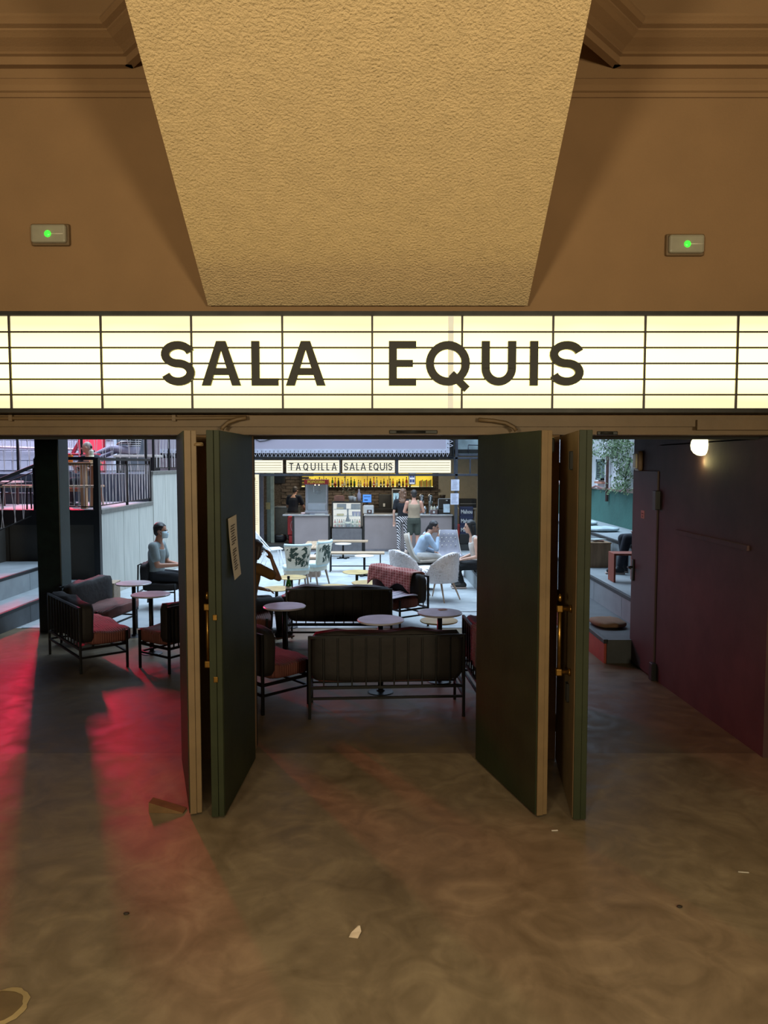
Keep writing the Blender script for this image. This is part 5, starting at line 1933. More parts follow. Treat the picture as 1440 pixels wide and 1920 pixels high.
# right counter: till, printer, screens, taps
o = thing('card_printer', 'white boxy printer at the left end of the long counter', 'printer', (q(690, 960).x, YB + .6, ZC))
MB().bbox(-.15, .15, -.12, .14, 0, .24, .03).build('body', white_pl, o)
MB().bbox(-.04, .1, -.135, -.115, .02, .12, .01).build('brown_plate', mat('brown_plate', '5d4743', .6), o)
MB().ball((.03, -.14, .07), .03, 10, (1, .3, 1)).build('round_badge', white_pl, o)
o = thing('till_screen', 'bright blue touch screen behind the white printer', 'screen', (q(687, 945).x, YB + .8, ZC))
MB().tube([(0, .05, 0), (0, .04, .34)], .03, 8).build('stand', dark_plastic, o)
MB().bbox(-.13, .13, 0, .03, .30, .54, .008).build('bezel', dark_plastic, o)
MB().box(-.12, .12, -.003, 0, .31, .53).build('display', mat('blue_screen', (.06, .30, .95), .3, emit=1.0, var=.1), o)
MB().box(-.08, .02, -.005, -.003, .36, .39).box(-.09, .09, -.005, -.003, .46, .475).build('screen_text', mat('screen_dark', '123a78', .4), o)
o = thing('coffee_machine', 'black boxy coffee machine on the back counter', 'coffee machine', (at(722, 952, 23.2).x, 23.2, 0))
zc2 = at(0, 958, 23.2).z
MB().box(-.55, .9, -.25, .5, bz, zc2).build('cabinet', mat('dark_cabinet', '2b2624', .6), o)
MB().bbox(-.2, .2, -.1, .4, zc2, zc2 + .52, .01).build('body', dark_plastic, o)
MB().bbox(-.06, .0, -.14, -.1, zc2 + .14, zc2 + .24, .006).build('cup_holder', white_pl, o)
MB().bbox(-.55, .75, -.2, .3, zc2, zc2 + .09, .01).build('tray_rail', dark_plastic, o)
o = thing('bottle_cooler', 'small upright cooler with blue lit bottles behind the standing woman', 'cooler', (at(746, 950, 22.6).x, 22.6, 0))
zb0, zb1 = at(0, 955, 22.6).z, at(0, 917, 22.6).z
MB().bbox(-.18, .24, 0, .4, zb0, zb1, .01).build('case', mat('cooler_grey', '8c8e8c', .5), o)
MB().box(-.14, .2, -.006, 0, zb0 + .05, zb1 - .12).build('lit_door', mat('pale_blue_lit', (.35, .62, .85), .3, emit=.8, var=.35, sc=12), o)
MB().box(-.15, .21, -.008, -.002, zb1 - .12, zb1 - .02).build('sign_strip', dark_plastic, o)
MB().box(-.18, .24, .05, .35, bz, zb0).build('stand', dark_plastic, o)
random.seed(6)
for i in range(7):
    MB().lathe([(.018, 0), (.018, .09), (.008, .13), (.008, .17)], 8, (-.11 + i * .048, -.02, zb0 + .06 + .19 * (i % 2))).build('bottle_shape', mat('deep_blue', '22345c', .3), o)
for px, lab in ((793, 'tall steel beer column at left on the long counter'), (810, 'tall steel beer column at right on the long counter')):
    o = thing('beer_column', lab, 'beer tap', (q(px, 960).x, YB + .72, ZC))
    MB().lathe([(.07, 0), (.075, .02), (.055, .05), (.055, .42), (.07, .46), (.07, .5), (.05, .54)], 18).build('column', mat('polished_steel', 'c2c4c6', .15, 1), o)
    for dx in (-.05, .05):
        t = MB().tube([(dx, -.05, .36), (dx, -.12, .36), (dx, -.13, .30)], .012, 8).build('tap', chrome, o)
        MB().tube([(dx, -.10, .37), (dx, -.11, .47)], .013, 8).build('tap_lever', dark_plastic, t)
for px, i in ((811, 0), (816.5, 1)):
    o = bottle(('lilac pump bottle on the long counter, left of two', 'lilac pump bottle on the long counter, right of two')[i], q(px, 960).x, YB + .45, ZC, 3, 'white', 1.0, None, 'b6b0c4')
o = thing('napkin_holder', 'small dark napkin holder with a round white badge on the long counter', 'holder', (q(815, 960).x, YB + .33, ZC))
MB().bbox(-.1, .1, -.03, .03, 0, .12, .006).build('box', mat('brown_plate', '5d4743', .6), o)
MB().ball((.0, -.034, .06), .032, 10, (1, .3, 1)).build('round_badge', white_pl, o)
o = thing('till', 'black cash till with white card at the right end of the counter', 'till', (q(836, 960).x, YB + .62, ZC))
MB().bbox(-.17, .17, -.1, .12, 0, .12, .01).build('base', dark_plastic, o)
MB().bbox(-.17, .17, .0, .04, .14, .43, .008).build('screen_back', dark_plastic, o)
MB().box(-.17, .17, -.006, 0, .415, .43).box(-.17, -.155, -.006, 0, .14, .43).build('screen_rim', white_pl, o)
MB().box(.05, .1, -.008, 0, .36, .385).build('badge', white_pl, o)
MB().bbox(-.03, .15, -.15, -.135, .02, .26, .002, Matrix.Rotation(R(-8), 4, 'X')).build('propped_card', mat('bluish_card', 'c4d2da', .7), o)
tag(MB().bbox(-.2, .2, -.02, .3, 0, .16, .01).build('tray_box', mat('steel_box', '5c5b58', .5), None, (q(829, 960).x, YB + .56, ZC)), 'low grey metal box under the cash till', 'box') if False else None
# coffee grinder and jars on the back counter right
for px, lab in ((830, 'dark coffee grinder at the right end of the back counter'),):
    o = thing('coffee_grinder', lab, 'grinder', (at(px, 950, 23.2).x, 23.2, zc2))
    MB().bbox(-.1, .1, -.1, .12, 0, .3, .015).build('body', dark_plastic, o)
    MB().lathe([(.05, .3), (.09, .46), (.09, .5)], 14).build('hopper', mat('smoked_plastic', '3a342e', .2), o)
    MB().box(-.14, .14, -.14, .2, -zc2 + bz, 0).build('stand', mat('dark_cabinet', '2b2624', .6), o)
for i, px in enumerate((799, 823)):
    tag(MB().lathe([(.035, 0), (.045, .02), (.05, .16), (.02, .2), (.02, .22)], 14).build('jug', mat('polished_steel', 'c2c4c6', .15, 1), None, (q(px, 960).x, YB + .66, ZC)), ('steel jug between the two beer columns', 'steel jug right of the beer columns')[i], 'jug')

# hanging menu screen above the counter, inverted glasses rail
o = thing('menu_screen', 'small upright blue and white menu screen hanging under the lit sign', 'screen', (q(775, 900).x, YB + .9, 0))
za_, zb_ = q(0, 909).z, q(0, 889).z
MB().bbox(-.1, .1, 0, .04, za_ - .02, zb_ + .12, .006).build('bezel', mat('grey_bezel', '70747a', .5), o)
MB().tube([(0, .02, zb_ + .1), (0, .02, 2.3)], .012, 6).build('hanger_rod', dark_plastic, o)
MB().box(-.075, .075, -.004, 0, za_, zb_).build('display', mat('white_screen', (.75, .82, .95), .4, emit=.9, var=.02), o)
m = MB()
for r_ in range(2):
    for c_ in range(2):
        m.box(-.065 + c_ * .07, -.005 + c_ * .07, -.006, -.004, zb_ - .11 - r_ * .14, zb_ - .02 - r_ * .14)
m.build('blue_tiles', mat('menu_blue', (.03, .13, .55), .4, emit=.4, var=.05), o)['kind'] = 'stuff'

# lit menu pillar at the left of the bar
xa, xb = q(474, 950).x, q(486, 950).x
o = thing('menu_pillar', 'tall cream backlit menu board at the left end of the bar', 'sign', ((xa + xb) / 2, YB - .06, 0))
za_, zb_ = q(0, 1020).z, q(0, 889.5).z
MB().bbox(-.12, .12, .0, .1, fz(YB) - .02, zb_ + .02, .006).build('case', steel_frame, o)
cream_glow = mat('cream_backlight', (1.0, .9, .62), .4, emit=.95, var=.04, sc=3)
MB().box(-.1, .1, -.006, 0, za_, zb_).build('lit_panel', cream_glow, o)
m = MB()
random.seed(8)
z = zb_ - .2
while z > za_ + .5:
    m.box(-.02 - random.random() * .02, .04 + random.random() * .03, -.008, -.006, z, z + .012)
    z -= .055
m.build('menu_print', mat('menu_print', 'c2a878', .6), o)['kind'] = 'stuff'
MB().box(-.04, -.0, -.008, -.006, zb_ - .16, zb_ - .08).build('menu_logo', mat('menu_ochre', 'c08a3a', .6), o)
# behind it: corridor door, work fridge
o = thing('corridor_door', 'half open grey door in the passage left of the bar', 'door', (at(497, 960, 21.4).x, 21.4, bz))
o['kind'] = 'structure'
MB().box(-.2, -.04, 0, .05, -.05, 2.2).build('door_jamb', mat('mauve_grey_jamb', '65626a', .6), o)
MB().bbox(.0, .12, .3, .9, 0, 2.2, .005).build('door_leaf', mat('glazed_grey', '6d7d76', .3), o)
MB().bbox(.16, .26, .0, .06, 0, 2.2, .005).build('door_post', mat('pale_green_post', '8a9284', .5), o)
MB().box(-.02, .1, .28, .3, .95, 1.15).build('lock_plate', mat('brass_plate', 'a59a6a', .5), o)
o = thing('work_fridge', 'grey under-counter fridge behind the barman', 'fridge', (at(528, 980, 22.0).x, 22.4, bz))
z9 = at(0, 951, 22.0).z - bz
MB().bbox(-.25, .45, 0, .55, 0.02, z9 - .03, .006).build('body', mat('fridge_grey', '55595a', .5), o)
MB().bbox(-.26, .46, -.01, .56, z9 - .03, z9, .004).build('worktop', steel, o)
tag(MB().bbox(-.2, .2, 0, .06, 0, .36, .006).build('wall_panel', dark_plastic, None, (at(523, 905, 23.9).x, 23.88, at(0, 906, 23.9).z)), 'black square panel on the brick wall above the barman', 'panel')
tag(soft_box(-.2, .2, -.12, .12, 0, .24, 3, .01, e=3).build('bin_bag', dark_plastic, None, (at(525, 1005, 21.6).x, 21.6, bz)), 'black bag on the floor before the grey under-counter fridge', 'bag')
# red drinks crate stand beside the counter
o = thing('red_cooler', 'red drinks cooler box with a white ring standing left of the counter', 'cooler', (q(539, 1000).x, YB + .96, bz))
z1_, z2_ = at(0, 969, YB + .96).z - bz, at(0, 1003, YB + .96).z - bz
MB().bbox(-.12, .16, 0, .4, z2_, z1_, .012).build('upper_box', mat('cooler_red', 'c01f26', .4, var=.06), o)
MB().bbox(-.09, .14, .03, .36, 0, z2_ - .01, .012).build('lower_box', mat('cooler_red', 'c01f26', .4, var=.06), o)
m = MB().add(*ribbon([(.08 + .11 * math.cos(R(t)), (z1_ + z2_) / 2 + .2 * math.sin(R(t)) * .9) for t in range(60, 301, 15)], .012, .004))
rg = m.build('white_ring', white_pl, o)
rg.location.y = -.005

# blue beer crates, stacked three high, white lettering; red crates round them
blue_c = mat('crate_blue', '1d2748', .45, var=.1)
xa, xb = q(868, 980).x, q(893, 980).x
zlev = [q(0, p).z for p in (1006, 989, 971.5, 953)]
for i in range(3):
    o = thing('beer_crate', ('blue beer crate with white lettering, lowest of the stack', 'blue beer crate with white lettering, middle of the stack', 'blue beer crate with white lettering, topmost of the stack')[i], 'crate', ((xa + xb) / 2, YB + .75, zlev[i]), 0, 'blue beer crates right of the bar')
    w, h = (xb - xa) / 2, zlev[i + 1] - zlev[i] - .004
    MB().bbox(-w, w, 0, .3, 0, h * .78, .012).build('body', blue_c, o)
    MB().bbox(-w - .008, w + .008, -.008, .308, h * .78, h, .008).build('rim', blue_c, o)
    me, wd, lo, hi = text_mesh('Mahou', .15, .003, .004, .8)
    put('crate_lettering', me, white_pl, o, (0, -.008, h * .30))
o = thing('platform_9', 'x', 'x', (0, 0, 0))
bpy.data.objects.remove(o)
st_ = thing('crate_base', 'black crate under the blue beer crates', 'crate', ((xa + xb) / 2, YB + .75, bz))
MB().bbox(-.2, .2, 0, .32, 0, zlev[0] - bz, .01).build('body', dark_plastic, st_)
for i, (px, lab) in enumerate(((861, 'red drinks crate left of the blue crates'), (899.5, 'red drinks crate right of the blue crates, lower'))):
    z_ = bz
    o = thing('red_crate', lab, 'crate', (q(px, 1000).x, YB + .8, z_))
    hh = (q(0, 988).z if i == 0 else q(0, 1010).z) - z_
    MB().bbox(-.10, .10, 0, .3, 0, hh * .85, .01).build('body', mat('crate_red', 'a8322a', .5), o)
    MB().bbox(-.107, .107, -.006, .306, hh * .85, hh, .008).build('rim', mat('crate_red', 'a8322a', .5), o)
    MB().box(-.08, .0, -.004, 0, hh * .5, hh * .64).build('white_mark', white_pl, o)
# side shelf with dark boxes in the cream room
o = thing('side_shelf', 'cream wall shelf carrying a black box, right of the bar post', 'shelf', (at(877, 950, 22.5).x, 22.5, 0))
zsb = at(0, 952.5, 22.5).z
MB().bbox(-.33, .27, 0, .9, zsb - .04, zsb, .004).build('shelf_board', mat('pale_shelf', 'b9b5a8', .6), o)
MB().box(.22, .25, .1, .8, bz, zsb - .04).box(-.32, -.29, .1, .8, bz, zsb - .04).build('shelf_leg', mat('pale_shelf', 'b9b5a8', .6), o)['kind'] = 'stuff'
o = thing('black_box', 'black box on the cream wall shelf right of the bar post', 'box', (at(880, 950, 22.6).x, 22.6, zsb))
MB().bbox(-.30, .22, 0, .4, 0, .27, .01).build('body', dark_plastic, o)
MB().box(-.28, .2, -.003, 0, .12, .13).build('seam', white_pl, o)
o = thing('glass_door', 'framed glass door standing open at the right edge of the bar', 'door', (q(904, 950).x, YB + .45, fz(YB)))
o['kind'] = 'structure'
MB().bbox(-.02, .02, 0, .05, -.02, q(0, 893).z - fz(YB), .004).build('door_stile', mat('pale_door_frame', 'c9c9c0', .5), o)
MB().bbox(.02, .03, .01, .8, 0, q(0, 893).z - fz(YB), .002).build('door_pane', mat('door_glass', (.9, .95, .95), .05, var=0, alpha=.12), o)
for z in (1.05, 1.35):
    MB().tube([(-.03, -.02, z), (-.03, -.02, z + .2)], .012, 8).build('handle_bar', chrome, o)
# printed notices taped to the post
for i, (x0_, x1_, y0_, y1_, lab) in enumerate(((845.5, 861, 899, 920, 'printed white notice taped to the bar post, upper of two'), (844.5, 860, 925, 946, 'printed white notice taped to the bar post, lower of two'))):
    a_, b_ = q(x0_, y1_), q(x1_, y0_)
    o = thing('printed_notice', lab, 'notice', ((a_.x + b_.x) / 2, YB - .03, a_.z))
    w, h = (b_.x - a_.x) / 2, b_.z - a_.z
    MB().bbox(-w, w, 0, .006, 0, h, .001).build('sheet', mat('bluish_paper', 'c3c4d2', .8), o)
    m = MB()
    random.seed(i)
    for k_ in range(10):
        zz = h * (.9 - k_ * .085)
        m.box(-w * .75, w * (.75 - random.random() * .5), -.002, 0, zz, zz + h * .03)
    m.build('print_lines', mat('notice_ink', '8f90a2', .8), o)['kind'] = 'stuff'

# ---------------------------------------------------------------- small lit marquee over the bar
o = thing('bar_marquee', 'small lit marquee of four panels over the bar reading TAQUILLA SALA EQUIS', 'sign', (0, YB - .055, 0))
za_, zb_ = q(0, 886.5).z, q(0, 863).z
glow2 = mat('bar_marquee_glow', (1.0, .94, .74), .4, var=.03, sc=2, emit=1.0)
thin = mat('thin_letter', '2a231e', .6)
for i, (x0_, x1_) in enumerate(((466, 523), (530, 633), (639, 741), (748, 850))):
    a_, b_ = q(x0_, 0).x, q(x1_, 0).x
    pn = MB().bbox(a_, b_, 0, .03, za_, zb_, .008).build('lit_panel', glow2, o)
    m = MB()
    for k_ in range(1, 5):
        zz = za_ + (zb_ - za_) * k_ / 5
        m.box(a_ + .03, b_ - .03, -.004, .001, zz - .006, zz + .006)
    m.build('rail', mat('amber_rail', '9a8450', .5), pn)['kind'] = 'stuff'
for txt, x0_, x1_ in (('TAQUILLA', 536, 628), ('SALA', 642, 685), ('EQUIS', 691, 736)):
    a_, b_ = q(x0_, 0).x, q(x1_, 0).x
    n = len(txt)
    wts = [{'I': .16, 'L': .55, 'T': .8, 'E': .62, 'S': .78}.get(c, 1.0) for c in txt]
    gap = .48 if txt == 'TAQUILLA' else .24
    tot = sum(wts) + gap * (n - 1)
    u = (b_ - a_) / tot
    x_ = a_
    hh = (zb_ - za_) * .58
    for c, wt in zip(txt, wts):
        W_ = u * wt if c != 'I' else .028
        letter(c, W_, hh, .028, .006).build('letter', thin, o, (x_, -.011, za_ + (zb_ - za_) * .2))
        x_ += u * (wt + gap)

# ---------------------------------------------------------------- projection screen laced into its frame
YP = 20.18
o = thing('projection_screen', 'big pale projection screen laced to a frame above the bar', 'screen', (0, YP, 0))
xa, xb = at(300, 840, YP).x, at(843, 840, YP).x
zs = at(0, 849.5, YP).z
zr = at(0, 857, YP).z
scr = mat('screen_vinyl', '9d939e', .7, var=.04, sc=.6)
MB().box(xa, xb, 0, .008, zs, zs + 3.4).build('sheet', scr, o)
MB().box(xa, xb, -.004, .0, zs, zs + .11).build('hem', mat('screen_hem', 'aaa8b4', .7), o)
MB().box(xb - .1, xb, -.003, .0, zs + .11, zs + 3.4).build('hem', mat('screen_hem', 'aaa8b4', .7), o)
ln = MB()
gr = MB()
x = xa + .1
random.seed(1)
k_ = 0
while x < xb - .05:
    gr.ball((x, -.008, zs + .05), .014, 6, (1, .4, 1))
    ln.tube([(x, -.01, zs + .04), (x + .05, .0, zr + .01)], .006, 4)
    ln.tube([(x + .05, .0, zr + .01), (x + .11, -.01, zs + .04)], .006, 4)
    x += .11
z = zs + .15
while z < zs + 3.3:
    gr.ball((xb - .05, -.008, z), .014, 6, (1, .4, 1))
    ln.tube([(xb - .04, -.01, z), (xb + .09, 0, z + .05)], .006, 4)
    ln.tube([(xb + .09, 0, z + .05), (xb - .04, -.01, z + .11)], .006, 4)
    z += .11
gr.build('eyelets', dark_plastic, o)['kind'] = 'stuff'
ln.build('lacing_cord', mat('lacing_cord', 'b4aeb4', .8), o)['kind'] = 'stuff'
MB().tube([(xa, .02, zr), (xb + .12, .02, zr)], .025, 8).build('frame_tube', dark_plastic, o)
MB().tube([(xb + .10, .02, zr), (xb + .10, .02, zs + 3.5)], .025, 8).build('frame_tube', dark_plastic, o)
MB().box(xa, xb + .1, .06, .098, zr - .03, zs + 3.4).build('backing', dark_plastic, o)
c_ = [at(x_, y_, YP - .012) for x_, y_ in ((476, 817), (480, 824), (487, 827), (497, 826), (508, 823), (519, 819))]
tag(MB().tube(c_, .012, 6).build('hanging_cable', dark_plastic), 'thin black cable looping in front of the screen at its left end', 'cable')

# ================================================================== TERRACE CONTENTS
tw = mat('terrace_wood', 'a5805c', .6, var=.15, sc=4)
o = thing('high_table', 'tall wooden table with stout legs behind the terrace railing', 'table', (-5.20, 12.75, TZ))
for i in range(3):
    MB().bbox(-.55, .30, -.26 + i * .175, -.09 + i * .175, .72, .78, .004).build('plank', tw, o)
for x_ in (-.42, .16):
    for y_ in (-.2, .2):
        MB().bbox(x_ - .045, x_ + .045, y_ - .045, y_ + .045, 0, .72, .004).build('leg', tw, o)
MB().bbox(-.38, .12, -.025, .025, .28, .34, .004).build('stretcher', tw, o)
bottle('clear water bottle on the tall wooden table beside the bald man', -4.98, 12.75, TZ + .78, 3, 'white', 1.0)
for i, (x_, c_) in enumerate(((-5.42, 'e08a3a'), (-5.30, 'd9773a'))):
    tag(MB().lathe([(.035, 0), (.042, .12), (.044, .125)], 14).build('glass_cup', mat('orange_drink', c_, .2), None, (x_, 12.66, TZ + .78)), ('orange drink on the tall wooden table, left one', 'orange drink on the tall wooden table, right one')[i], 'glass')
o = thing('stool', 'stool under the bald man behind the tall wooden table', 'stool', (-5.30, 13.52, TZ))
MB().bbox(-.18, .18, -.18, .18, .33, .365, .01).build('seat', tw, o)
for x_ in (-.15, .15):
    for y_ in (-.15, .15):
        MB().bar((x_, y_, 0), (x_ * .9, y_ * .9, .33), .03).build('leg', tw, o)
for i, (x_, y_, lab) in enumerate(((-6.15, 12.42, 'low wooden bench behind the terrace railing, at left of the tall table'), (-5.0, 12.31, 'short plank bench before the tall wooden table on the terrace'))):
    o = thing('terrace_bench', lab, 'bench', (x_, y_, TZ))
    MB().bbox(-.3, .3, -.11, .11, .36, .40, .004).build('plank', mat('bench_wood_pale', 'b29a7e', .6), o)
    for xx in (-.24, .24):
        MB().bar((xx, -.08, 0), (xx, -.06, .36), .02).bar((xx, .08, 0), (xx, .06, .36), .02).build('leg_frame', frame_m, o)
# school-style table and dark steps at the far left of the terrace
o = thing('terrace_table', 'pink topped table behind the railing at the far left', 'table', (-7.25, 13.6, TZ))
MB().bbox(-.35, .55, -.3, .3, .40, .44, .006).build('tabletop', mat('pink_top', 'c09a98', .5), o)
for x_ in (-.1, .45):
    for y_ in (-.25, .25):
        MB().bar((x_, y_, 0), (x_, y_, .4), .035).build('leg', mat('brown_leg', '5a3a34', .6) if x_ > 0 else frame_m, o)
MB().bar((-.1, 0, .2), (.45, 0, .22), .025).build('stretcher', mat('brown_leg', '5a3a34', .6), o)
for i in range(3):
    o = struct('platform_%d' % (10 + i), MB().box(-7.6 + i * .35, -6.2, 15.2 + i * .4 - 1.2, 15.6 + i * .4 - 1.2 + (.4 if i < 2 else .1), TZ, TZ + .2 * (i + 1)), mat('dark_step', '45434a', .7))
    MB().box(-7.6 + i * .35, -6.2, 15.19 + i * .4 - 1.2, 15.25 + i * .4 - 1.2, TZ + .2 * (i + 1), TZ + .2 * (i + 1) + .012).build('nosing', mat('step_nosing', '8d8a92', .6), o)
# red things on the upper terrace: lit panel, slanted brace, table
o = thing('red_lightbox', 'glowing red panel on the upper terrace behind the bald man', 'sign', (at(164, 840, 17.6).x, 17.6, 1.8))
MB().bbox(-.22, .40, 0, .08, 0, 1.6, .01).build('case', mat('red_case', 'a01a2a', .5), o)
MB().box(-.19, .37, -.006, 0, .03, 1.57).build('lit_face', mat('red_glow', (1.0, .03, .10), .4, emit=1.0, var=.1), o)
MB().ball((0.02, -.012, .50), .03, 8, (1, .3, 1)).ball((.15, -.012, .50), .03, 8, (1, .3, 1)).build('dark_dots', dark_plastic, o)['kind'] = 'stuff'
o = thing('red_brace', 'slanting red painted beam at the back of the terrace beside the pillar', 'beam', (at(126, 848, 17.8).x, 17.8, 1.8))
MB().bar((-.05, 0, .15), (.5, 0, 1.05), .1, .06).build('beam_bar', mat('red_paint', 'b0283a', .5), o)
o = thing('upper_table', 'low red table on the upper terrace before the lounging person', 'table', (-6.55, 15.75, 1.8))
MB().bbox(-.5, .5, -.25, .25, .38, .42, .01).build('tabletop', mat('red_paint', 'b0283a', .5), o)
for x_ in (-.42, .42):
    MB().bar((x_, -.2, 0), (x_, -.2, .38), .03).bar((x_, .2, 0), (x_, .2, .38), .03).build('leg_frame', frame_m, o)
o = thing('slab_bench', 'pale slab bench under the lounging person on the upper terrace', 'bench', (-5.45, 16.6, 1.8))
MB().bbox(-.45, .45, -.3, .3, .34, .40, .01).build('seat', mat('slab_pale', 'b7aaa0', .6), o)
for x_ in (-.38, .38):
    MB().bbox(x_ - .03, x_ + .03, -.25, .25, 0, .34, .004).build('leg', frame_m, o)

# ================================================================== SMALL THINGS
# ivy, shutter window, cables on the white wall
o = thing('shutter_window', 'small louvred grey green shutter on the white wall among the ivy', 'window', (XW + .02, 0, 0))
o['kind'] = 'structure'
ya, yb = 4.25 * 1400 / (1120 - 720), 4.25 * 1400 / (1131 - 720)
yn, yf = yb, ya
z1_, z2_ = CAM_Z - (900 - 870) / 1400 * 14.6, CAM_Z - (861 - 870) / 1400 * 14.6
sf = mat('shutter_green', '6d7f7c', .6)
MB().box(-.06, 0, yn, yn + .06, z1_, z2_).box(-.06, 0, yf - .06, yf, z1_, z2_).box(-.06, 0, yn, yf, z2_ - .05, z2_).box(-.06, 0, yn, yf, z1_, z1_ + .04).build('shutter_frame', sf, o)
for i in range(8):
    z_ = z1_ + .05 + i * (z2_ - z1_ - .1) / 8
    MB().box(-.05, -.01, yn + .06, yf - .06, z_, z_ + .022).build('slat', mat('shutter_slat', '55615f', .6), o)
MB().box(-.012, -.004, yn + .05, yf - .05, z1_ + .02, z2_ - .02).build('dark_void', black_wall, o)
MB().box(-.07, .0, yn - .05, yf + .05, z1_ - .07, z1_ - .03).build('brick_sill', mat('terracotta', 'a5705c', .8), o)
random.seed(31)
m = MB()
yv = lambda px: 4.22 * 1400 / (px - 720)
zv = lambda py, y_: CAM_Z - (py - 870) / 1400 * y_


def ivy_patch(px, py, n, sx, sy):
    for _ in range(int(n * 1.0)):
        qx, qy = random.gauss(px, sx), random.gauss(py, sy)
        if qy > 928 or qy < 815 - 30:
            continue
        if 1114 < qx < 1134 and 856 < qy < 903:
            continue
        y_ = yv(qx)
        p = V((XW - random.uniform(.06, .18), y_, zv(qy, y_)))
        d = V((random.uniform(-.6, .1), random.uniform(-1, 1), random.uniform(-1, .5))).normalized() * random.uniform(.025, .045)
        s_ = d.cross(V((-1, random.uniform(-.5, .5), random.uniform(-.3, .6)))).normalized() * random.uniform(.012, .022)
        m.add([p - d, p + s_ - d * .2, p + d, p - s_ - d * .2], [(0, 1, 2, 3)])


for a_ in ((1112, 828, 190, 7, 13), (1108, 850, 130, 4, 18), (1125, 852, 90, 9, 4), (1137, 868, 90, 3, 16), (1144, 838, 190, 6, 12), (1158, 850, 130, 6, 6), (1165, 835, 160, 8, 8), (1178, 832, 240, 8, 12), (1170, 862, 150, 8, 8), (1172, 885, 90, 5, 10), (1170, 908, 170, 8, 7), (1184, 905, 150, 6, 14), (1184, 870, 140, 5, 18), (1155, 826, 60, 8, 5), (1107, 890, 60, 3, 20), (1148, 921, 26, 6, 3), (1130, 800, 260, 22, 8), (1170, 800, 260, 18, 8)):
    ivy_patch(*a_)
tag(m.build('ivy', mat('ivy_leaf', '647c58', .5, var=.45, sc=3)), 'ivy climbing over the flaking white wall at right of the patio', 'ivy', None, 'stuff')
tag(MB().tube([(XW - .04, yv(1139), zv(855, yv(1139))), (XW - .04, yv(1139), zv(940, yv(1139)))], .03, 8).build('drain_pipe', mat('rusty_pipe', '5c3f38', .6)), 'thin dark pipe running down the white and teal wall', 'pipe')
tag(MB().tube([(XW - .05, yv(1183), zv(858, yv(1183))), (XW - .05, yv(1174), zv(900, yv(1174)))], .02, 6).build('slanted_cable', dark_plastic), 'slanting dark cable on the white wall among the ivy', 'cable')
pts = [(1103, 912), (1112, 914), (1118, 911), (1128, 915), (1140, 917), (1150, 918), (1158, 919), (1166, 921), (1172, 917), (1173, 912)]
tag(MB().tube([(XW - .04, yv(a_), zv(b_, yv(a_))) for a_, b_ in pts], .018, 6).build('wall_cable', mat('pinkish_cable', '8a5f5a', .6)), 'wavy cable running along the top of the teal wall', 'cable')

# things by the woman in mustard
o = thing('side_table', 'low table in front of the woman in mustard carrying the green bottle', 'table', (-1.235, 9.62, fz(9.62)))
MB().lathe([(.17, .385), (.174, .39), (.17, .4)], 28, smooth=False).build('tabletop', dark_steel, o)
MB().tube([(0, 0, .01), (0, 0, .385)], .02, 10).build('column', frame_m, o)
MB().lathe([(.11, 0), (.11, .01), (.03, .02)], 24, smooth=False).build('base_disc', frame_m, o)
gb = bottle('green beer bottle standing in front of the woman in mustard', -1.235, 9.58, fz(9.62) + .4, 1, 'green', 1.25, None, 'cfcab5')
bg = tag(soft_box(-.20, .16, -.12, .14, 0, .17, 5, .03, e=2.6).build('handbag', mat('black_leather', '101012', .5, var=.2), None, (-1.04, 8.96, fz(8.9) + .405), .3), 'black bag lying on the dark middle bench beside the woman in mustard', 'bag')

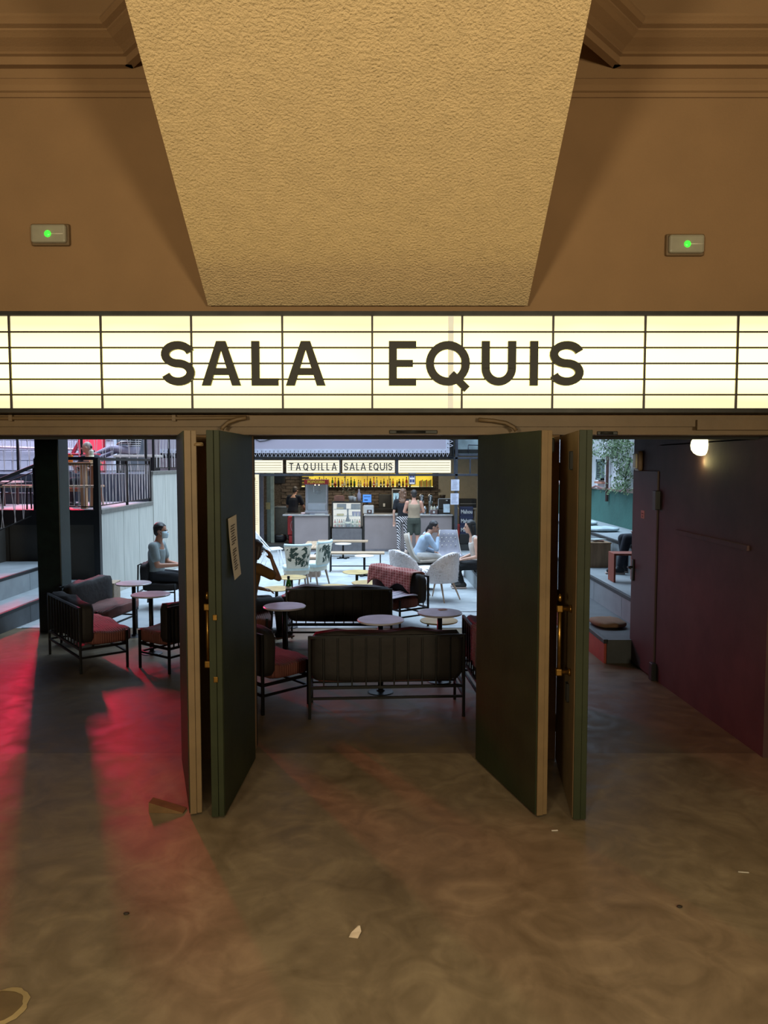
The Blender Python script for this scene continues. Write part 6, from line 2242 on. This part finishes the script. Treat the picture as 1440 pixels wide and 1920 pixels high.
# lobby floor: wedge, paper scrap, floor plate, bits
g0 = fl(300, 1520)
o = MB()
o.add([(0, 0, 0), (.2, 0, 0), (.2, .07, 0), (0, .07, 0), (0, 0, .06), (0, .07, .06), (.2, 0, .006), (.2, .07, .006)], [(0, 1, 2, 3), (0, 4, 6, 1), (3, 2, 7, 5), (4, 5, 7, 6), (0, 3, 5, 4), (1, 6, 7, 2)])
tag(o.build('door_wedge', mat('wedge_wood', '6f5230', .7, var=.2), None, (fl(279, 1524).x, fl(279, 1524).y, 0), R(-4)), 'wooden door wedge on the floor by the leftmost leaf', 'wedge')
p = fl(666, 1754)
sc_ = MB().add([(-.026, -.014, .002), (.012, -.022, .002), (.026, .004, .016), (.02, .016, .034), (.012, .012, .036), (-.018, .004, .01)], [(0, 1, 2, 5), (5, 2, 3, 4)])
so = sc_.build('paper_scrap', mat('scrap_paper', 'd0bfa8', .8), None, (p.x, p.y, 0))
so.modifiers.new('t', 'SOLIDIFY').thickness = .002
tag(so, 'crumpled paper scrap lying on the lobby floor', 'paper scrap')
p = fl(1040, 1558)
tag(MB().bbox(-.018, .018, -.004, .004, 0, .006, .002, Matrix.Rotation(R(4), 4, 'Z')).build('cigarette_end', clean_paper, None, (p.x, p.y, 0)), 'tiny white stub on the floor between the two right leaves', 'stub')
p = fl(1394, 1636)
tag(MB().bbox(-.025, .025, -.004, .004, 0, .004, .001, Matrix.Rotation(R(-8), 4, 'Z')).build('straw_bit', clean_paper, None, (p.x, p.y, 0)), 'thin pale straw scrap on the lobby floor at far right', 'scrap')
for i, (px, py) in enumerate(((1274, 1701), (237, 1714))):
    p = fl(px, py)
    tag(MB().ball((0, 0, .004), .012, 8, (1.2, .8, .4)).build('floor_plug', mat('plug_dark', '2a2218', .6), None, (p.x, p.y, 0)), ('small dark plug in the lobby floor at right', 'small dark plug in the lobby floor at left')[i], 'plug')
p = fl(-4, 1890)
fp_ = thing('floor_plate', 'round floor patch with a pale cement rim at the bottom left corner', 'floor patch', (p.x, p.y, 0))
MB().lathe([(.088, 0), (.088, .003)], 28, smooth=False).build('patch', mat('patch_cement', '6f5c3e', .6, var=.15), fp_)
m = MB()
random.seed(12)
n = 36
vs = []
for k_ in range(n):
    a_ = 2 * math.pi * k_ / n
    r1_, r2_ = .086 + random.uniform(-.004, .003), .104 + random.uniform(-.006, .008)
    vs += [(r1_ * math.cos(a_), r1_ * math.sin(a_), .0045), (r2_ * math.cos(a_), r2_ * math.sin(a_), .0015), (r1_ * math.cos(a_), r1_ * math.sin(a_), 0)]
m.add(vs, [(3 * i, 3 * i + 1, 3 * ((i + 1) % n) + 1, 3 * ((i + 1) % n)) for i in range(n)])
m.build('cement_rim', mat('rim_cement', 'a89468', .8, var=.1), fp_)
